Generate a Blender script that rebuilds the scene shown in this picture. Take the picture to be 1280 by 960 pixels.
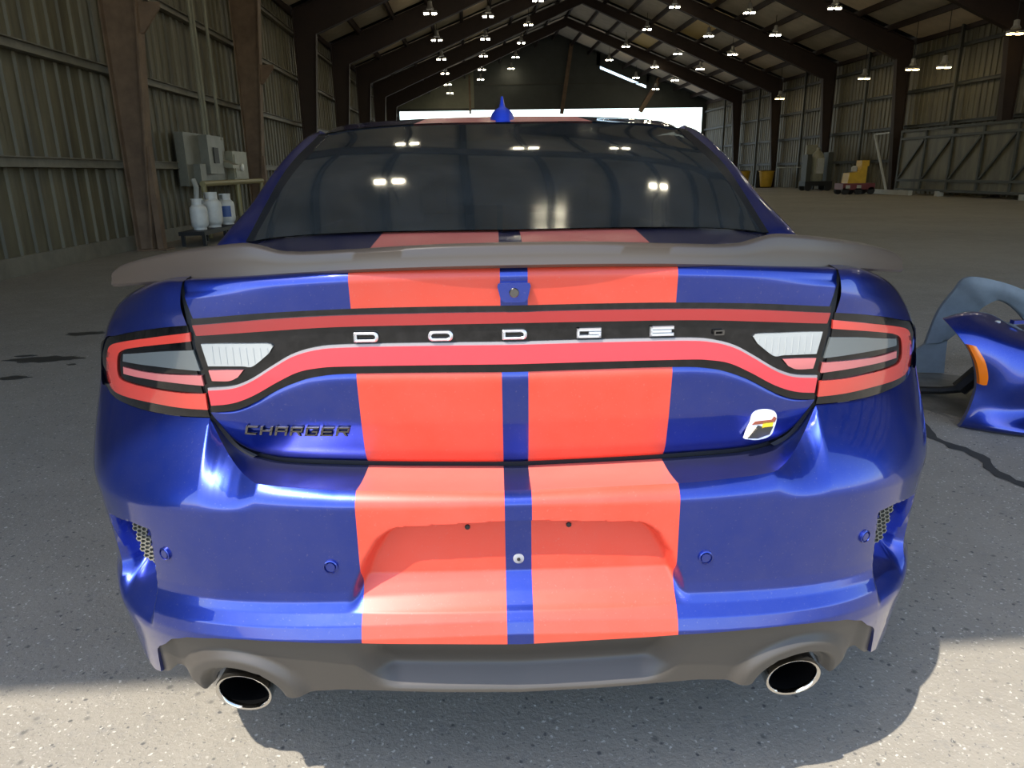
import bpy, bmesh, math, random
import numpy as np
from mathutils import Vector, Matrix

# ------------------------------------------------------------------ camera, sky, sun, exposure
S = bpy.context.scene
COL = S.collection
for o in list(bpy.data.objects): bpy.data.objects.remove(o)
CAM_YAW, CAM_PITCH, CAM_ROLL, CAM_POS = 2.96, 16.4, .92, (0, 0, 1.235)
_y, _p, _r = (math.radians(a) for a in (CAM_YAW, CAM_PITCH, CAM_ROLL))
_f = Vector((math.sin(_y) * math.cos(_p), math.cos(_y) * math.cos(_p), -math.sin(_p)))
_rt0 = Vector((math.cos(_y), -math.sin(_y), 0)); _up0 = _rt0.cross(_f)
_rt = _rt0 * math.cos(_r) - _up0 * math.sin(_r); _up = _up0 * math.cos(_r) + _rt0 * math.sin(_r)
cd = bpy.data.cameras.new('camera'); cd.sensor_width = 36; cd.lens = 900 / 1280 * 36; cd.clip_start = .05; cd.clip_end = 2000
cam = bpy.data.objects.new('camera', cd); COL.objects.link(cam)
cam.matrix_world = Matrix(((_rt.x, _up.x, -_f.x, CAM_POS[0]), (_rt.y, _up.y, -_f.y, CAM_POS[1]), (_rt.z, _up.z, -_f.z, CAM_POS[2]), (0, 0, 0, 1)))
S.camera = cam

SUN_DIR = Vector((-.45, -.39, 1)).normalized()          # towards the sun: behind the photographer, high, to the left
W = bpy.data.worlds.new('sky'); S.world = W; W.use_nodes = True
nt = W.node_tree; nt.nodes.clear()
sky = nt.nodes.new('ShaderNodeTexSky'); sky.sky_type = 'NISHITA'; sky.sun_disc = False
sky.sun_elevation = math.asin(SUN_DIR.z); sky.sun_rotation = math.atan2(SUN_DIR.x, SUN_DIR.y)
sky.air_density = 1.0; sky.dust_density = 1.0; sky.ozone_density = 1.0
bg = nt.nodes.new('ShaderNodeBackground'); bg.inputs["Strength"].default_value = .48
out = nt.nodes.new('ShaderNodeOutputWorld')
nt.links.new(sky.outputs[0], bg.inputs[0]); nt.links.new(bg.outputs[0], out.inputs[0])
sl = bpy.data.lights.new('sun', 'SUN'); sl.energy = 6.8; sl.angle = math.radians(.53); sl.color = (1, .94, .85)
so = bpy.data.objects.new('sun', sl); COL.objects.link(so); so.location = (-8, -8, 20)
so.rotation_euler = (-SUN_DIR).to_track_quat('-Z', 'Y').to_euler()
S.view_settings.view_transform = 'Standard'; S.view_settings.look = 'None'
S.view_settings.exposure = .1; S.view_settings.gamma = 1; S.view_settings.use_curve_mapping = False
try:
    S.cycles.use_denoising = True; S.cycles.max_bounces = 10; S.cycles.diffuse_bounces = 5; S.cycles.sample_clamp_indirect = 6
except Exception: pass

# ------------------------------------------------------------------ materials
def mat(name, color, rough=.6, metal=0., coat=0., coat_r=.03, spec=.5, emit=None, emit_s=0., noise=None, bump=None, alpha=1., stretch=(1, 1, 1)):
    """noise = (scale, amount, second colour); bump = (scale, strength)"""
    m = bpy.data.materials.new(name); m.use_nodes = True
    n = m.node_tree; b = n.nodes['Principled BSDF']
    b.inputs['Base Color'].default_value = (*color, 1); b.inputs['Roughness'].default_value = rough
    b.inputs['Metallic'].default_value = metal; b.inputs['Coat Weight'].default_value = coat
    b.inputs['Coat Roughness'].default_value = coat_r; b.inputs['Specular IOR Level'].default_value = spec
    b.inputs['Alpha'].default_value = alpha
    if emit: b.inputs['Emission Color'].default_value = (*emit, 1); b.inputs['Emission Strength'].default_value = emit_s
    if noise or bump:
        tc = n.nodes.new('ShaderNodeTexCoord'); mp = n.nodes.new('ShaderNodeMapping'); mp.inputs['Scale'].default_value = stretch
        n.links.new(tc.outputs['Object'], mp.inputs[0])
    if noise:
        t = n.nodes.new('ShaderNodeTexNoise'); t.inputs['Scale'].default_value = noise[0]; t.inputs['Detail'].default_value = 6; t.inputs['Roughness'].default_value = .65
        r = n.nodes.new('ShaderNodeMapRange'); r.inputs[1].default_value = .38; r.inputs[2].default_value = .68; r.inputs[4].default_value = noise[1]
        x = n.nodes.new('ShaderNodeMix'); x.data_type = 'RGBA'; x.inputs[6].default_value = (*color, 1); x.inputs[7].default_value = (*noise[2], 1)
        n.links.new(mp.outputs[0], t.inputs['Vector']); n.links.new(t.outputs[0], r.inputs[0]); n.links.new(r.outputs[0], x.inputs[0]); n.links.new(x.outputs[2], b.inputs['Base Color'])
    if bump:
        t2 = n.nodes.new('ShaderNodeTexNoise'); t2.inputs['Scale'].default_value = bump[0]; t2.inputs['Detail'].default_value = 4
        bm_ = n.nodes.new('ShaderNodeBump'); bm_.inputs['Strength'].default_value = bump[1]; bm_.inputs['Distance'].default_value = .01
        n.links.new(mp.outputs[0], t2.inputs['Vector']); n.links.new(t2.outputs[0], bm_.inputs['Height']); n.links.new(bm_.outputs[0], b.inputs['Normal'])
    return m

def paint_mat(name, stripes=True):
    """dusty metallic blue with two red-orange vinyl stripes running along the car (object X)"""
    m = bpy.data.materials.new(name); m.use_nodes = True
    n = m.node_tree; L = n.links; b = n.nodes['Principled BSDF']
    tc = n.nodes.new('ShaderNodeTexCoord')
    sep = n.nodes.new('ShaderNodeSeparateXYZ'); L.new(tc.outputs['Object'], sep.inputs[0])
    def math_(op, a, bb=None):
        k = n.nodes.new('ShaderNodeMath'); k.operation = op
        for i, v in enumerate((a, bb)):
            if v is None: continue
            if isinstance(v, (int, float)): k.inputs[i].default_value = v
            else: L.new(v, k.inputs[i])
        return k.outputs[0]
    ax = math_('ABSOLUTE', sep.outputs[0])
    mask = math_('MULTIPLY', math_('GREATER_THAN', ax, .0225), math_('LESS_THAN', ax, .268)) if stripes else None
    # fine dust and water spots on the clear coat
    d1 = n.nodes.new('ShaderNodeTexNoise'); d1.inputs['Scale'].default_value = 9; d1.inputs['Detail'].default_value = 8; d1.inputs['Roughness'].default_value = .7
    d2 = n.nodes.new('ShaderNodeTexNoise'); d2.inputs['Scale'].default_value = 260; d2.inputs['Detail'].default_value = 2
    for d in (d1, d2): L.new(tc.outputs['Object'], d.inputs['Vector'])
    r1 = n.nodes.new('ShaderNodeMapRange'); L.new(d1.outputs[0], r1.inputs[0]); r1.inputs[1].default_value = .35; r1.inputs[2].default_value = .8; r1.inputs[3].default_value = .01; r1.inputs[4].default_value = .07
    r2 = n.nodes.new('ShaderNodeMapRange'); L.new(d2.outputs[0], r2.inputs[0]); r2.inputs[1].default_value = .66; r2.inputs[2].default_value = .74; r2.inputs[4].default_value = .12
    # settled dust lies thickest on what faces up
    geo = n.nodes.new('ShaderNodeNewGeometry'); sz = n.nodes.new('ShaderNodeSeparateXYZ'); L.new(geo.outputs['Normal'], sz.inputs[0])
    r3 = n.nodes.new('ShaderNodeMapRange'); L.new(sz.outputs[2], r3.inputs[0]); r3.inputs[1].default_value = .86; r3.inputs[2].default_value = .985; r3.inputs[4].default_value = .24
    dust = math_('ADD', math_('ADD', r1.outputs[0], r2.outputs[0]), r3.outputs[0])
    mx = n.nodes.new('ShaderNodeMix'); mx.data_type = 'RGBA'
    mx.inputs[6].default_value = (.007, .032, .29, 1); mx.inputs[7].default_value = (.64, .058, .028, 1)
    if stripes: L.new(mask, mx.inputs[0])
    else: mx.inputs[0].default_value = 0
    md = n.nodes.new('ShaderNodeMix'); md.data_type = 'RGBA'; md.inputs[7].default_value = (.42, .37, .33, 1)
    L.new(mx.outputs[2], md.inputs[6]); L.new(dust, md.inputs[0]); L.new(md.outputs[2], b.inputs['Base Color'])
    if stripes:
        L.new(math_('MULTIPLY', math_('SUBTRACT', 1, mask), .85), b.inputs['Metallic'])
        rr = n.nodes.new('ShaderNodeMapRange'); L.new(mask, rr.inputs[0]); rr.inputs[3].default_value = .31; rr.inputs[4].default_value = .42; L.new(rr.outputs[0], b.inputs['Roughness'])
        rc = n.nodes.new('ShaderNodeMapRange'); L.new(mask, rc.inputs[0]); rc.inputs[3].default_value = 1; rc.inputs[4].default_value = .10; L.new(rc.outputs[0], b.inputs['Coat Weight'])
        rk = n.nodes.new('ShaderNodeMapRange'); L.new(mask, rk.inputs[0]); rk.inputs[3].default_value = .035; rk.inputs[4].default_value = .18; L.new(rk.outputs[0], b.inputs['Coat Roughness'])
    else:
        b.inputs['Metallic'].default_value = .85; b.inputs['Roughness'].default_value = .31; b.inputs['Coat Weight'].default_value = 1; b.inputs['Coat Roughness'].default_value = .035
    return m

def concrete_mat():
    m = bpy.data.materials.new('worn_concrete'); m.use_nodes = True
    n = m.node_tree; L = n.links; b = n.nodes['Principled BSDF']; b.inputs['Roughness'].default_value = .8; b.inputs['Specular IOR Level'].default_value = .35
    tc = n.nodes.new('ShaderNodeTexCoord')
    def noise(sc, det, rough=.6):
        t = n.nodes.new('ShaderNodeTexNoise'); t.inputs['Scale'].default_value = sc; t.inputs['Detail'].default_value = det; t.inputs['Roughness'].default_value = rough
        L.new(tc.outputs['Object'], t.inputs['Vector']); return t.outputs[0]
    def rng(v, a, c, lo, hi):
        r = n.nodes.new('ShaderNodeMapRange'); L.new(v, r.inputs[0])
        for i, q in zip((1, 2, 3, 4), (a, c, lo, hi)): r.inputs[i].default_value = q
        return r.outputs[0]
    def mix(fac, a, c):
        x = n.nodes.new('ShaderNodeMix'); x.data_type = 'RGBA'; L.new(fac, x.inputs[0])
        for i, q in ((6, a), (7, c)):
            if isinstance(q, tuple): x.inputs[i].default_value = (*q, 1)
            else: L.new(q, x.inputs[i])
        return x.outputs[2]
    c = mix(rng(noise(.35, 6, .65), .35, .65, 0, 1), (.29, .262, .21), (.225, .205, .168))
    c = mix(rng(noise(3.2, 8, .7), .45, .75, 0, .6), c, (.325, .295, .24))
    c = mix(rng(noise(22, 4), .55, .75, 0, .45), c, (.17, .165, .155))
    # exposed aggregate: pale and dark chips
    for sc, th, colr, amt in ((62, .14, (.56, .52, .44), .85), (34, .11, (.06, .06, .06), .8), (95, .16, (.08, .08, .08), .6), (120, .16, (.5, .47, .4), .6), (17, .07, (.09, .085, .075), .7)):
        v = n.nodes.new('ShaderNodeTexVoronoi'); v.inputs['Scale'].default_value = sc; v.inputs['Randomness'].default_value = 1
        wv = n.nodes.new('ShaderNodeVectorMath'); wv.operation = 'MULTIPLY_ADD'
        nn = n.nodes.new('ShaderNodeTexNoise'); nn.inputs['Scale'].default_value = sc * .9; L.new(tc.outputs['Object'], nn.inputs['Vector'])
        wv.inputs[1].default_value = (.02, .02, 0); L.new(nn.outputs[1], wv.inputs[0]); L.new(tc.outputs['Object'], wv.inputs[2]); L.new(wv.outputs[0], v.inputs['Vector'])
        near = rng(v.outputs['Distance'], th, th + .1, 1, 0)
        sepc = n.nodes.new('ShaderNodeSeparateColor'); L.new(v.outputs['Color'], sepc.inputs[0])
        pick = rng(sepc.outputs[0], .52, .62, 0, amt)
        k = n.nodes.new('ShaderNodeMath'); k.operation = 'MULTIPLY'; L.new(near, k.inputs[0]); L.new(pick, k.inputs[1])
        c = mix(k.outputs[0], c, colr)
    L.new(c, b.inputs['Base Color'])
    bp = n.nodes.new('ShaderNodeBump'); bp.inputs['Strength'].default_value = .6; bp.inputs['Distance'].default_value = .006
    L.new(noise(70, 5, .7), bp.inputs['Height']); L.new(bp.outputs[0], b.inputs['Normal'])
    return m

M = {}
M['paint'] = paint_mat('striped_blue_paint'); M['paint_plain'] = paint_mat('blue_paint', False)
M['concrete'] = concrete_mat()
M['sheet'] = mat('grey_green_metal_sheet', (.150, .132, .078), .55, noise=(1.3, .85, (.06, .053, .032)), stretch=(2, 2, .35))
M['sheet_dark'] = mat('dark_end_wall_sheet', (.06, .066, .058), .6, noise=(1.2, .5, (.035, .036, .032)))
M['sheet_lamplit'] = mat('lamplit_end_wall_sheet', (.20, .20, .14), .6, noise=(1.2, .5, (.13, .13, .09)))  # left gable bay: glow of the nearby lamp put into the sheet colour
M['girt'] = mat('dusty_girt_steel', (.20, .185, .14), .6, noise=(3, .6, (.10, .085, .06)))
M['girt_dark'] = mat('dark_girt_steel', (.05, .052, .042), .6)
M['rust'] = mat('rust_brown_steel', (.20, .13, .078), .7, noise=(2.2, .8, (.10, .062, .038)))
M['rust_dark'] = mat('dark_brown_steel', (.035, .02, .014), .7, noise=(2.2, .6, (.02, .013, .01)))
M['deck_tan'] = mat('tan_roof_insulation', (.74, .62, .45), .8, noise=(1.5, .6, (.55, .46, .34)))
M['deck_grey'] = mat('grey_roof_insulation', (.46, .41, .32), .8, noise=(1.5, .6, (.3, .27, .21)))
M['deck_dark'] = mat('dark_roof_insulation', (.07, .065, .055), .8)  # one dark tone for the deck behind the panels
M['deck_skylight'] = mat('daylit_skylight_panel', (.55, .40, .14), .7)  # yellowish fibreglass skylights, daylight through them put into an opaque colour
M['lamp_glass'] = mat('lit_lamp_lens', (1, 1, .95), .3, emit=(1, .90, .66), emit_s=50)
M['lamp_warm'] = mat('lit_sodium_lens', (1, .9, .6), .3, emit=(1, .74, .32), emit_s=16)
M['lamp_body'] = mat('lamp_housing', (.30, .29, .26), .5)
M['valance'] = mat('satin_charcoal_plastic', (.058, .050, .041), .42, spec=.5, bump=(900, .05))
M['spoiler'] = mat('satin_brown_black_plastic', (.088, .066, .048), .34, spec=.5, bump=(900, .04))
M['gloss_black'] = mat('gloss_black_lens', (.005, .005, .005), .08, coat=.6, spec=.2, noise=(60, .5, (.022, .02, .019)))
M['gap'] = mat('black_rubber_gap', (.008, .008, .009), .6)
M['rim_edge'] = mat('grey_lens_edge', (.32, .31, .31), .25, coat=.8)
M['red'] = mat('red_lens', (.32, .015, .015), .18, coat=1)
M['red_deep'] = mat('deep_red_lens', (.30, .006, .010), .15, coat=1)
M['red_bright'] = mat('bright_red_lens', (.72, .045, .06), .28, coat=1, coat_r=.08)
M['red_ring'] = mat('orange_red_lens', (.68, .06, .04), .2, coat=1)
M['pink'] = mat('pink_lens', (.62, .17, .16), .2, coat=1)
M['clear'] = mat('clear_lens_reflector', (.50, .52, .50), .16, metal=.35, coat=1)
M['clear_grey'] = mat('smoky_lens_reflector', (.17, .19, .185), .14, metal=.3, coat=1)
M['chrome'] = mat('chrome', (.82, .83, .84), .28, metal=.75)
M['gunmetal'] = mat('gunmetal_chrome', (.16, .155, .15), .22, metal=1)
M['steel'] = mat('polished_steel', (.66, .64, .60), .14, metal=1, noise=(30, .3, (.5, .47, .43)))
M['soot'] = mat('sooty_bore', (.002, .002, .002), .9, spec=.05)
M['glass'] = mat('dark_tinted_glass', (.018, .022, .022), .06, coat=.6, coat_r=.03, alpha=.965, spec=.35, noise=(7, .5, (.05, .054, .052)))
M['frit'] = mat('black_glass_border', (.012, .013, .014), .2)
M['tyre'] = mat('tyre_rubber', (.02, .02, .02), .8)
M['wheel'] = mat('dark_alloy', (.10, .10, .105), .35, metal=.8)
M['under'] = mat('underbody_black', (.015, .015, .016), .8)
M['seat'] = mat('black_upholstery', (.02, .02, .021), .7)
M['head'] = mat('headlamp_lens', (.4, .42, .45), .1, coat=1)
M['white'] = mat('white_enamel', (.74, .74, .70), .4, noise=(6, .4, (.5, .5, .46)))
M['yellow'] = mat('safety_yellow', (.62, .38, .03), .5, noise=(4, .5, (.38, .22, .03)))
M['olive'] = mat('olive_pipe', (.30, .26, .12), .5)
M['cab'] = mat('drab_cabinet', (.19, .19, .155), .5, noise=(3, .6, (.11, .11, .085)))
M['cab_pale'] = mat('pale_cabinet', (.30, .29, .21), .5, noise=(3, .6, (.2, .19, .14)))
M['black'] = mat('matt_black', (.012, .012, .012), .6)
M['maroon'] = mat('maroon_paint', (.16, .035, .04), .5)
M['amber'] = mat('amber_lens', (.95, .20, .005), .2, coat=1, emit=(1, .2, 0), emit_s=0)
M['grey_primer'] = mat('grey_primer_plastic', (.17, .20, .22), .5, noise=(7, .6, (.10, .12, .13)))
M['crack'] = mat('dirt_filled_crack', (.035, .033, .028), .9)
M['stain'] = mat('oil_stain', (.045, .044, .038), .45)
M['scuff'] = mat('scuffed_grey', (.30, .30, .31), .6)
M['bare_steel'] = mat('pale_galvanised_steel', (.42, .42, .38), .5, noise=(3, .5, (.3, .3, .26)))

# ------------------------------------------------------------------ mesh helpers
def tag(o, label=None, cat=None, group=None, kind=None):
    if label: o['label'] = label
    if cat: o['category'] = cat
    if group: o['group'] = group
    if kind: o['kind'] = kind
    return o
def link(name, verts, faces, m, parent=None, smooth=False, angle=40):
    me = bpy.data.meshes.new(name); me.from_pydata([tuple(v) for v in verts], [], faces); me.update()
    if m: me.materials.append(M[m] if isinstance(m, str) else m)
    if smooth:
        me.shade_smooth()
        me.set_sharp_from_angle(angle=math.radians(angle))
    o = bpy.data.objects.new(name, me); COL.objects.link(o)
    if parent: o.parent = parent
    return o
def again(src, parent=None, loc=None, rot=None, scale=None, m=None):
    o = src.copy(); COL.objects.link(o); o.parent = parent
    if loc is not None: o.location = loc
    if rot is not None: o.rotation_euler = rot
    if scale is not None: o.scale = scale
    return o
def empty(name, loc=(0, 0, 0), rz=0):
    o = bpy.data.objects.new(name, None); COL.objects.link(o); o.location = loc; o.rotation_euler = (0, 0, rz); o.empty_display_size = .1
    return o
class MB:
    """collects simple solids for one mesh"""
    def __init__(s): s.v = []; s.f = []
    def add(s, v, f):
        k = len(s.v); s.v += [tuple(q) for q in v]; s.f += [tuple(i + k for i in q) for q in f]; return s
    def box(s, x0, x1, y0, y1, z0, z1):
        v = [(x, y, z) for z in (z0, z1) for y in (y0, y1) for x in (x0, x1)]
        return s.add(v, [(0, 2, 3, 1), (4, 5, 7, 6), (0, 1, 5, 4), (2, 6, 7, 3), (0, 4, 6, 2), (1, 3, 7, 5)])
    def bar(s, a, b, w, h=None):
        a, b = Vector(a), Vector(b); d = (b - a).normalized(); h = h or w
        u = d.cross(Vector((0, 0, 1)));  u = Vector((1, 0, 0)) if u.length < 1e-4 else u.normalized()
        t = u.cross(d)
        v = [p + u * i * w / 2 + t * j * h / 2 for p in (a, b) for i, j in ((-1, -1), (1, -1), (1, 1), (-1, 1))]
        return s.add(v, [(0, 1, 2, 3)[::-1], (4, 5, 6, 7), (0, 1, 5, 4), (1, 2, 6, 5), (2, 3, 7, 6), (3, 0, 4, 7)])
    def prism(s, pts, axis, a, b):
        """polygon in the two other axes, extruded from a to b along axis"""
        n = len(pts)
        def P(q, c): return {0: (c, q[0], q[1]), 1: (q[0], c, q[1]), 2: (q[0], q[1], c)}[axis]
        return s.add([P(q, a) for q in pts] + [P(q, b) for q in pts], [tuple(range(n))[::-1], tuple(range(n, 2 * n))] + [(i, (i + 1) % n, n + (i + 1) % n, n + i) for i in range(n)])
    def lathe(s, c, prof, n=16, axis=2, sx=1., sy=1.):
        """profile of (radius, height) turned about a line through c"""
        v = []; f = []
        for r, h in prof:
            for i in range(n):
                a = 2 * math.pi * i / n; p, q = r * math.cos(a) * sx, r * math.sin(a) * sy
                v.append({2: (c[0] + p, c[1] + q, c[2] + h), 1: (c[0] + p, c[1] + h, c[2] + q), 0: (c[0] + h, c[1] + p, c[2] + q)}[axis])
        for j in range(len(prof) - 1):
            for i in range(n): f.append((j * n + i, j * n + (i + 1) % n, (j + 1) * n + (i + 1) % n, (j + 1) * n + i))
        f.append(tuple(range(n))[::-1]); f.append(tuple(range((len(prof) - 1) * n, len(prof) * n)))
        return s.add(v, f)
    def tube(s, pts, r, n=8):
        P = [Vector(p) for p in pts]; v = []; f = []
        for i, p in enumerate(P):
            d = (P[min(i + 1, len(P) - 1)] - P[max(i - 1, 0)]).normalized()
            u = d.cross(Vector((0, 0, 1))); u = Vector((1, 0, 0)) if u.length < 1e-3 else u.normalized(); t = u.cross(d)
            v += [p + u * r * math.cos(a) + t * r * math.sin(a) for a in (2 * math.pi * k / n for k in range(n))]
        for j in range(len(P) - 1):
            for i in range(n): f.append((j * n + i, j * n + (i + 1) % n, (j + 1) * n + (i + 1) % n, (j + 1) * n + i))
        f.append(tuple(range(n))[::-1]); f.append(tuple(range((len(P) - 1) * n, len(P) * n)))
        return s.add(v, f)
    def build(s, name, m, parent=None, smooth=False, angle=40): return link(name, s.v, s.f, m, parent, smooth, angle)
def spline(pts, n):
    """Catmull-Rom through pts, n samples evenly spaced along its length"""
    P = [np.array(p, float) for p in pts]
    if len(P) == 2: return [tuple(P[0] + (P[1] - P[0]) * i / (n - 1)) for i in range(n)]
    Q = [2 * P[0] - P[1]] + P + [2 * P[-1] - P[-2]]; d = []
    for i in range(1, len(Q) - 2):
        for k in range(16):
            t = k / 16; a, b, c, e = Q[i - 1:i + 3]
            d.append(.5 * ((2 * b) + (c - a) * t + (2 * a - 5 * b + 4 * c - e) * t * t + (-a + 3 * b - 3 * c + e) * t ** 3))
    d.append(P[-1]); d = np.array(d)
    L_ = np.concatenate([[0], np.cumsum(np.linalg.norm(np.diff(d, axis=0), axis=1))]); g = np.linspace(0, L_[-1], n)
    return [tuple(q) for q in np.stack([np.interp(g, L_, d[:, k]) for k in range(d.shape[1])], 1)]
def keyed(pts, n):
    """like spline, but every key keeps its share of the samples (so rails with equal key counts line up)"""
    P = [np.array(p, float) for p in pts]; Q = [2 * P[0] - P[1]] + P + [2 * P[-1] - P[-2]]; o = []
    for g in np.linspace(0, len(P) - 1, n):
        i = min(int(g), len(P) - 2); t = g - i; a, b, c, e = Q[i:i + 4]
        o.append(tuple(.5 * ((2 * b) + (c - a) * t + (2 * a - 5 * b + 4 * c - e) * t * t + (-a + 3 * b - 3 * c + e) * t ** 3)))
    return o
def grid(rows, face=(0, -1, 0), flange=None):
    """quads over a table of points, turned to look along `face`; flange = vector by which the rim is folded back"""
    R, Cn = len(rows), len(rows[0]); v = [tuple(p) for r in rows for p in r]
    f = [(i * Cn + j, i * Cn + j + 1, (i + 1) * Cn + j + 1, (i + 1) * Cn + j) for i in range(R - 1) for j in range(Cn - 1)]
    nsum = Vector((0, 0, 0))
    for q in f:
        a, b, c, d = (Vector(v[i]) for i in q); nsum += (c - a).cross(d - b)
    flip = nsum.dot(Vector(face)) < 0
    if flange:
        ring = [j for j in range(Cn)] + [i * Cn + Cn - 1 for i in range(1, R)] + [(R - 1) * Cn + j for j in range(Cn - 2, -1, -1)] + [i * Cn for i in range(R - 2, 0, -1)]
        k = len(v); v += [tuple(Vector(v[i]) + Vector(flange)) for i in ring]; n = len(ring)
        f += [(ring[(i + 1) % n], ring[i], k + i, k + (i + 1) % n) for i in range(n)]
    if flip: f = [q[::-1] for q in f]
    return v, f
def loft(rails, n, m_, keyed_=True):
    """smooth surface through 3-D rails"""
    R = [(keyed if keyed_ else spline)(r, n) for r in rails]
    cols = [keyed([r[j] for r in R], m_) if len(R) > 2 else spline([r[j] for r in R], m_) for j in range(n)]
    return [[cols[j][i] for j in range(n)] for i in range(m_)]
def mirror_rows(rows): return [[(-p[0], p[1], p[2]) for p in r] for r in rows]
def both(rows):
    """half rows that start at the far side and end at the middle -> full rows"""
    return [list(r) + [(-p[0], p[1], p[2]) for p in reversed(r[:-1])] for r in rows]
def smoothstep(a, b, x): t = max(0., min(1., (x - a) / (b - a))); return t * t * (3 - 2 * t)
ORD = ['first', 'second', 'third', 'fourth', 'fifth', 'sixth', 'seventh', 'eighth', 'ninth', 'tenth', 'eleventh', 'twelfth', 'thirteenth']

# ------------------------------------------------------------------ the hangar (X across, Y along, Z up)
XL, XR, YF, YB, EAVE, RIDGE, XC, DOOR_H = -6.1, 20.5, -.95, 65., 6.75, 11.95, 7.2, 6.6
def roof_z(x): return RIDGE - (RIDGE - EAVE) * abs(x - XC) / (XR - XC)
fl = MB().add([(x, y, 0) for y in (-120, 220) for x in (-120, 150)], [(0, 1, 3, 2)]).build('floor', 'concrete'); tag(fl, kind='structure')

def ribbed(w, h, dep, n=3):
    """one sheet of ribbed cladding: w along Y, h high, ribs standing out by dep along +X"""
    prof = [(0, 0)]; s = w / n
    for k in range(n): a = k * s; prof += [(a + s * .40, 0), (a + s * .46, dep), (a + s * .60, dep), (a + s * .66, 0)]
    prof.append((w, 0)); v = []; f = []
    for z in (0, h): v += [(d, y, z) for y, d in prof]
    k = len(prof); f = [(i, i + 1, k + i + 1, k + i) for i in range(k - 1)]
    return v, f
def side_wall(name, x, sgn, girt_mat, sheet_x):
    b = MB().box(min(x, x - sgn * .08), max(x, x - sgn * .08), YF, YB, 0, EAVE + .05).build(name, 'sheet'); tag(b, kind='structure')
    v, f = ribbed(1.03, EAVE, .035 * sgn); src = None
    for i in range(64):
        y = YF + i * 1.03
        if src is None: src = link('wall_sheet', v, f, 'sheet', b); src.location = (x + sgn * .012, y, 0); src.rotation_euler = (0, 0, 0)
        else: again(src, b, (x + sgn * (.012 + .004 * (i % 2)), y, 0))
    gsrc = None
    for z in (1.47, 2.96, 4.48, 5.95):
        p = MB()
        if gsrc is None:
            L_ = YB - YF
            gsrc = MB().box(-.07, .07, 0, L_, -.07, -.055).box(-.07, .07, 0, L_, .055, .07).box(-.012, .012, 0, L_, -.055, .055).build('girt', girt_mat, b); gsrc.location = (x + sgn * .13, YF, z)
        else: again(gsrc, b, (x + sgn * .13, YF, z))
    return b
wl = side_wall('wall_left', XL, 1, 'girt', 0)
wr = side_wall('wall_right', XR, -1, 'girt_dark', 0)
ssrc = None
for k in range(9):
    y = YF + 7.12 * (k + .5)
    if ssrc is None: ssrc = MB().box(-.06, .06, -.05, .05, 0, EAVE).build('stud', 'girt_dark', wr); ssrc.location = (XR - .26, y, 0)
    else: again(ssrc, wr, (XR - .26, y, 0))
tag(MB().box(XL, XL + .06, YF, YB, 0, .25).build('baseboard_left', 'girt'), kind='structure')

# roof: one structure with the panels and purlins as pieces
FR = [YF + 7.12 * k for k in range(10)]                       # steel frames stand here
ce = MB()
ce.add([(XL - .3, YF - .3, roof_z(XL)), (XC, YF - .3, RIDGE + .3), (XC, YB + .3, RIDGE + .3), (XL - .3, YB + .3, roof_z(XL)),
        (XL - .3, YF - .3, roof_z(XL) + .35), (XC, YF - .3, RIDGE + .65), (XC, YB + .3, RIDGE + .65), (XL - .3, YB + .3, roof_z(XL) + .35),
        (XR + .3, YF - .3, roof_z(XR)), (XR + .3, YB + .3, roof_z(XR)), (XR + .3, YF - .3, roof_z(XR) + .35), (XR + .3, YB + .3, roof_z(XR) + .35)],
       [(0, 1, 2, 3), (4, 7, 6, 5), (1, 8, 9, 2), (5, 6, 11, 10), (0, 4, 5, 1), (1, 5, 10, 8), (3, 2, 6, 7), (2, 9, 11, 6), (0, 3, 7, 4), (8, 10, 11, 9)])
ceil = ce.build('ceiling', 'deck_dark'); tag(ceil, kind='structure')
random.seed(4)
NP = 9
psrc = {}
for side in (-1, 1):
    for j in range(NP):
        xa = XC + side * (XR - XC) * (j + .06) / NP; xb = XC + side * (XR - XC) * (j + .94) / NP
        za, zb = roof_z(xa) - .02, roof_z(xb) - .02
        for k in range(9):
            ya, yb = FR[k] + .25, FR[k + 1] - .25
            r = random.random(); near = k < 3
            mm = 'deck_grey' if r < .3 else ('deck_tan' if r < .8 else 'deck_grey')
            if side > 0 and j in (3, 4) and k in (4, 5, 6, 7) and (j + k) % 2 == 0 or (side > 0 and j == 4 and k in (4, 6)): mm = 'deck_skylight'
            if near and mm == 'deck_tan': mm = 'deck_grey'
            key = (side, mm)
            if key not in psrc:
                dx, dz = xb - xa, zb - za; ln = yb - ya
                # quilted panel: bulges a little downwards between the purlins
                rows = [[(dx * t, ln * u, dz * t - .10 * (1 - (2 * t - 1) ** 4) * (1 - (2 * u - 1) ** 8)) for u in (0, .08, .5, .92, 1)] for t in (0, .1, .5, .9, 1)]
                v, f = grid(rows, face=(0, 0, -1)); psrc[key] = link('roof_panel', v, f, mm, ceil, True, 60); psrc[key].location = (xa, ya, za - .06)
            else: again(psrc[key], ceil, (xa, ya, za - .06))
pu = None
for side in (-1, 1):
    for j in range(NP + 1):
        x = XC + side * (XR - XC) * j / NP
        if j == 0 and side > 0: continue
        x -= side * .12 * (j == NP)
        if pu is None: pu = MB().box(-.05, .05, 0, YB - YF, -.26, 0).build('purlin', 'rust_dark', ceil); pu.location = (x, YF, roof_z(x) - .02)
        else: again(pu, ceil, (x, YF, roof_z(x) - .02))

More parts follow.
